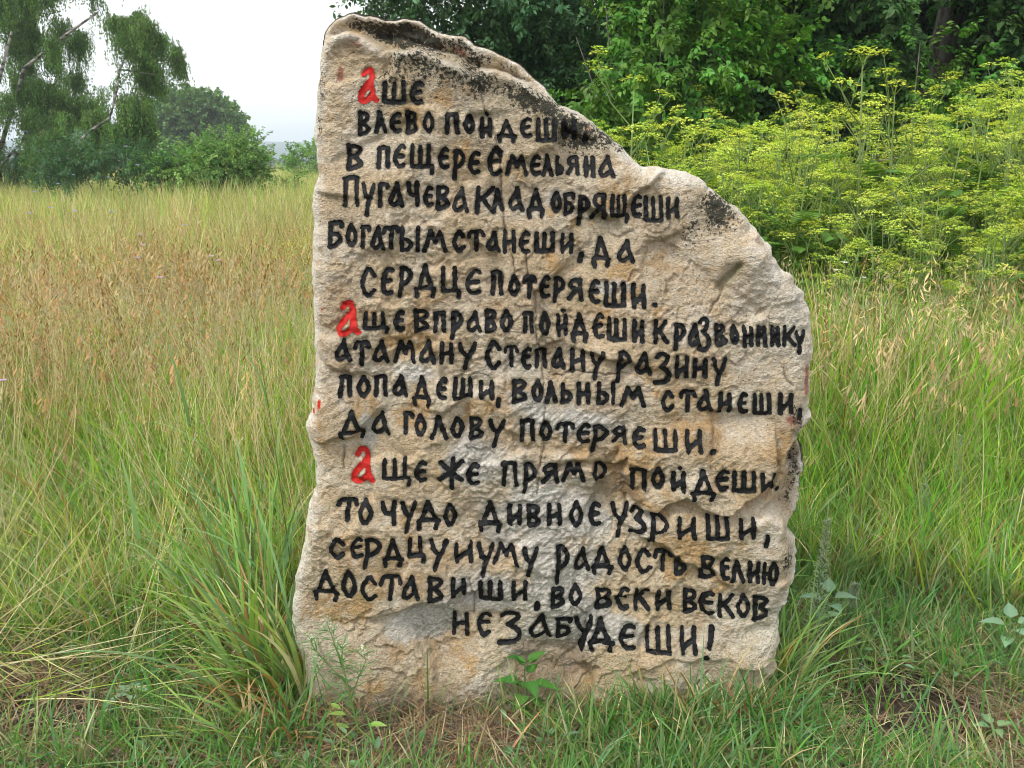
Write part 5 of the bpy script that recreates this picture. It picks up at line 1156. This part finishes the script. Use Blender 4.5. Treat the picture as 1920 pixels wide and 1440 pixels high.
shrub('small distant bush peeping out beside the left edge of the stone', [(568, 300, 24, 16), (590, 292, 22, 18)], 42, 'shrub_sprig', 30, 1.2, 1.7, 33)
shrub('low dark sprouting bush under the distant bush, left of the stone', [(552, 330, 22, 14)], 26, 'shrub_sprig', 26, .6, .9, 34)
shrub('dim bush beneath the large birch at the left edge', [(20, 300, 40, 24), (70, 305, 40, 22), (115, 305, 30, 20), (160, 308, 24, 18)], 28, 'ash_sprig', 44, .9, 1.2, 35)

# far wood on the plain: one mass nobody could count
def far_wood():
    n = 2600; a = rg.uniform(-.75, .75, n); r = rg.uniform(300, 560, n); x, y = r * np.sin(a), r * np.cos(a)
    k = fbm(x * .012, y * .012, 3, 91) > .44; x, y = x[k], y[k]; n = len(x)
    m = MB(); t = 0
    def ball(i):
        mb = MB()
        for _ in range(90):
            v = np.array([rnd.gauss(0, 1), rnd.gauss(0, 1), rnd.gauss(0, 1)]); v /= np.linalg.norm(v); q = v * rnd.uniform(.7, 1) * np.array([1, 1, .8]) + np.array([0, 0, .8])
            leaf(mb, q, v + np.array([rnd.uniform(-.6, .6), rnd.uniform(-.6, .6), rnd.uniform(-.6, .6)]), (0, 0, 1), .55, .5, jit((.05, .11, .035), .3, rnd))
        return mb
    sources('far_wood', 4, ball, M_LEAF)
    scatter('far_wood', np.stack([x, y, gz(x, y) - .5], 1), np.stack([np.zeros(n), np.zeros(n), rg.uniform(0, 6.28, n)], 1), rg.uniform(2.6, 4.8, n), 'far_wood', rg)
far_wood()

# ------------------------------------------------------------------ haze
def haze():
    m = bpy.data.materials.new('haze'); m.use_nodes = True; N = m.node_tree.nodes; N.clear()
    v = N.new('ShaderNodeVolumePrincipled'); v.inputs['Color'].default_value = (.84, .92, 1, 1); v.inputs['Density'].default_value = .0010; v.inputs['Anisotropy'].default_value = .2
    o = N.new('ShaderNodeOutputMaterial'); m.node_tree.links.new(v.outputs[0], o.inputs['Volume'])
    z0, z1, r = -11.5, 34, 1760
    V = [(x, y, z) for z in (z0, z1) for x, y in ((-r, -r), (r, -r), (r, r), (-r, r))]
    me = bpy.data.meshes.new('haze'); me.from_pydata(V, [], [(0, 3, 2, 1), (4, 5, 6, 7), (0, 1, 5, 4), (1, 2, 6, 5), (2, 3, 7, 6), (3, 0, 4, 7)]); me.materials.append(m)
    ob = bpy.data.objects.new('haze', me); COL.objects.link(ob); ob['kind'] = 'stuff'
haze()
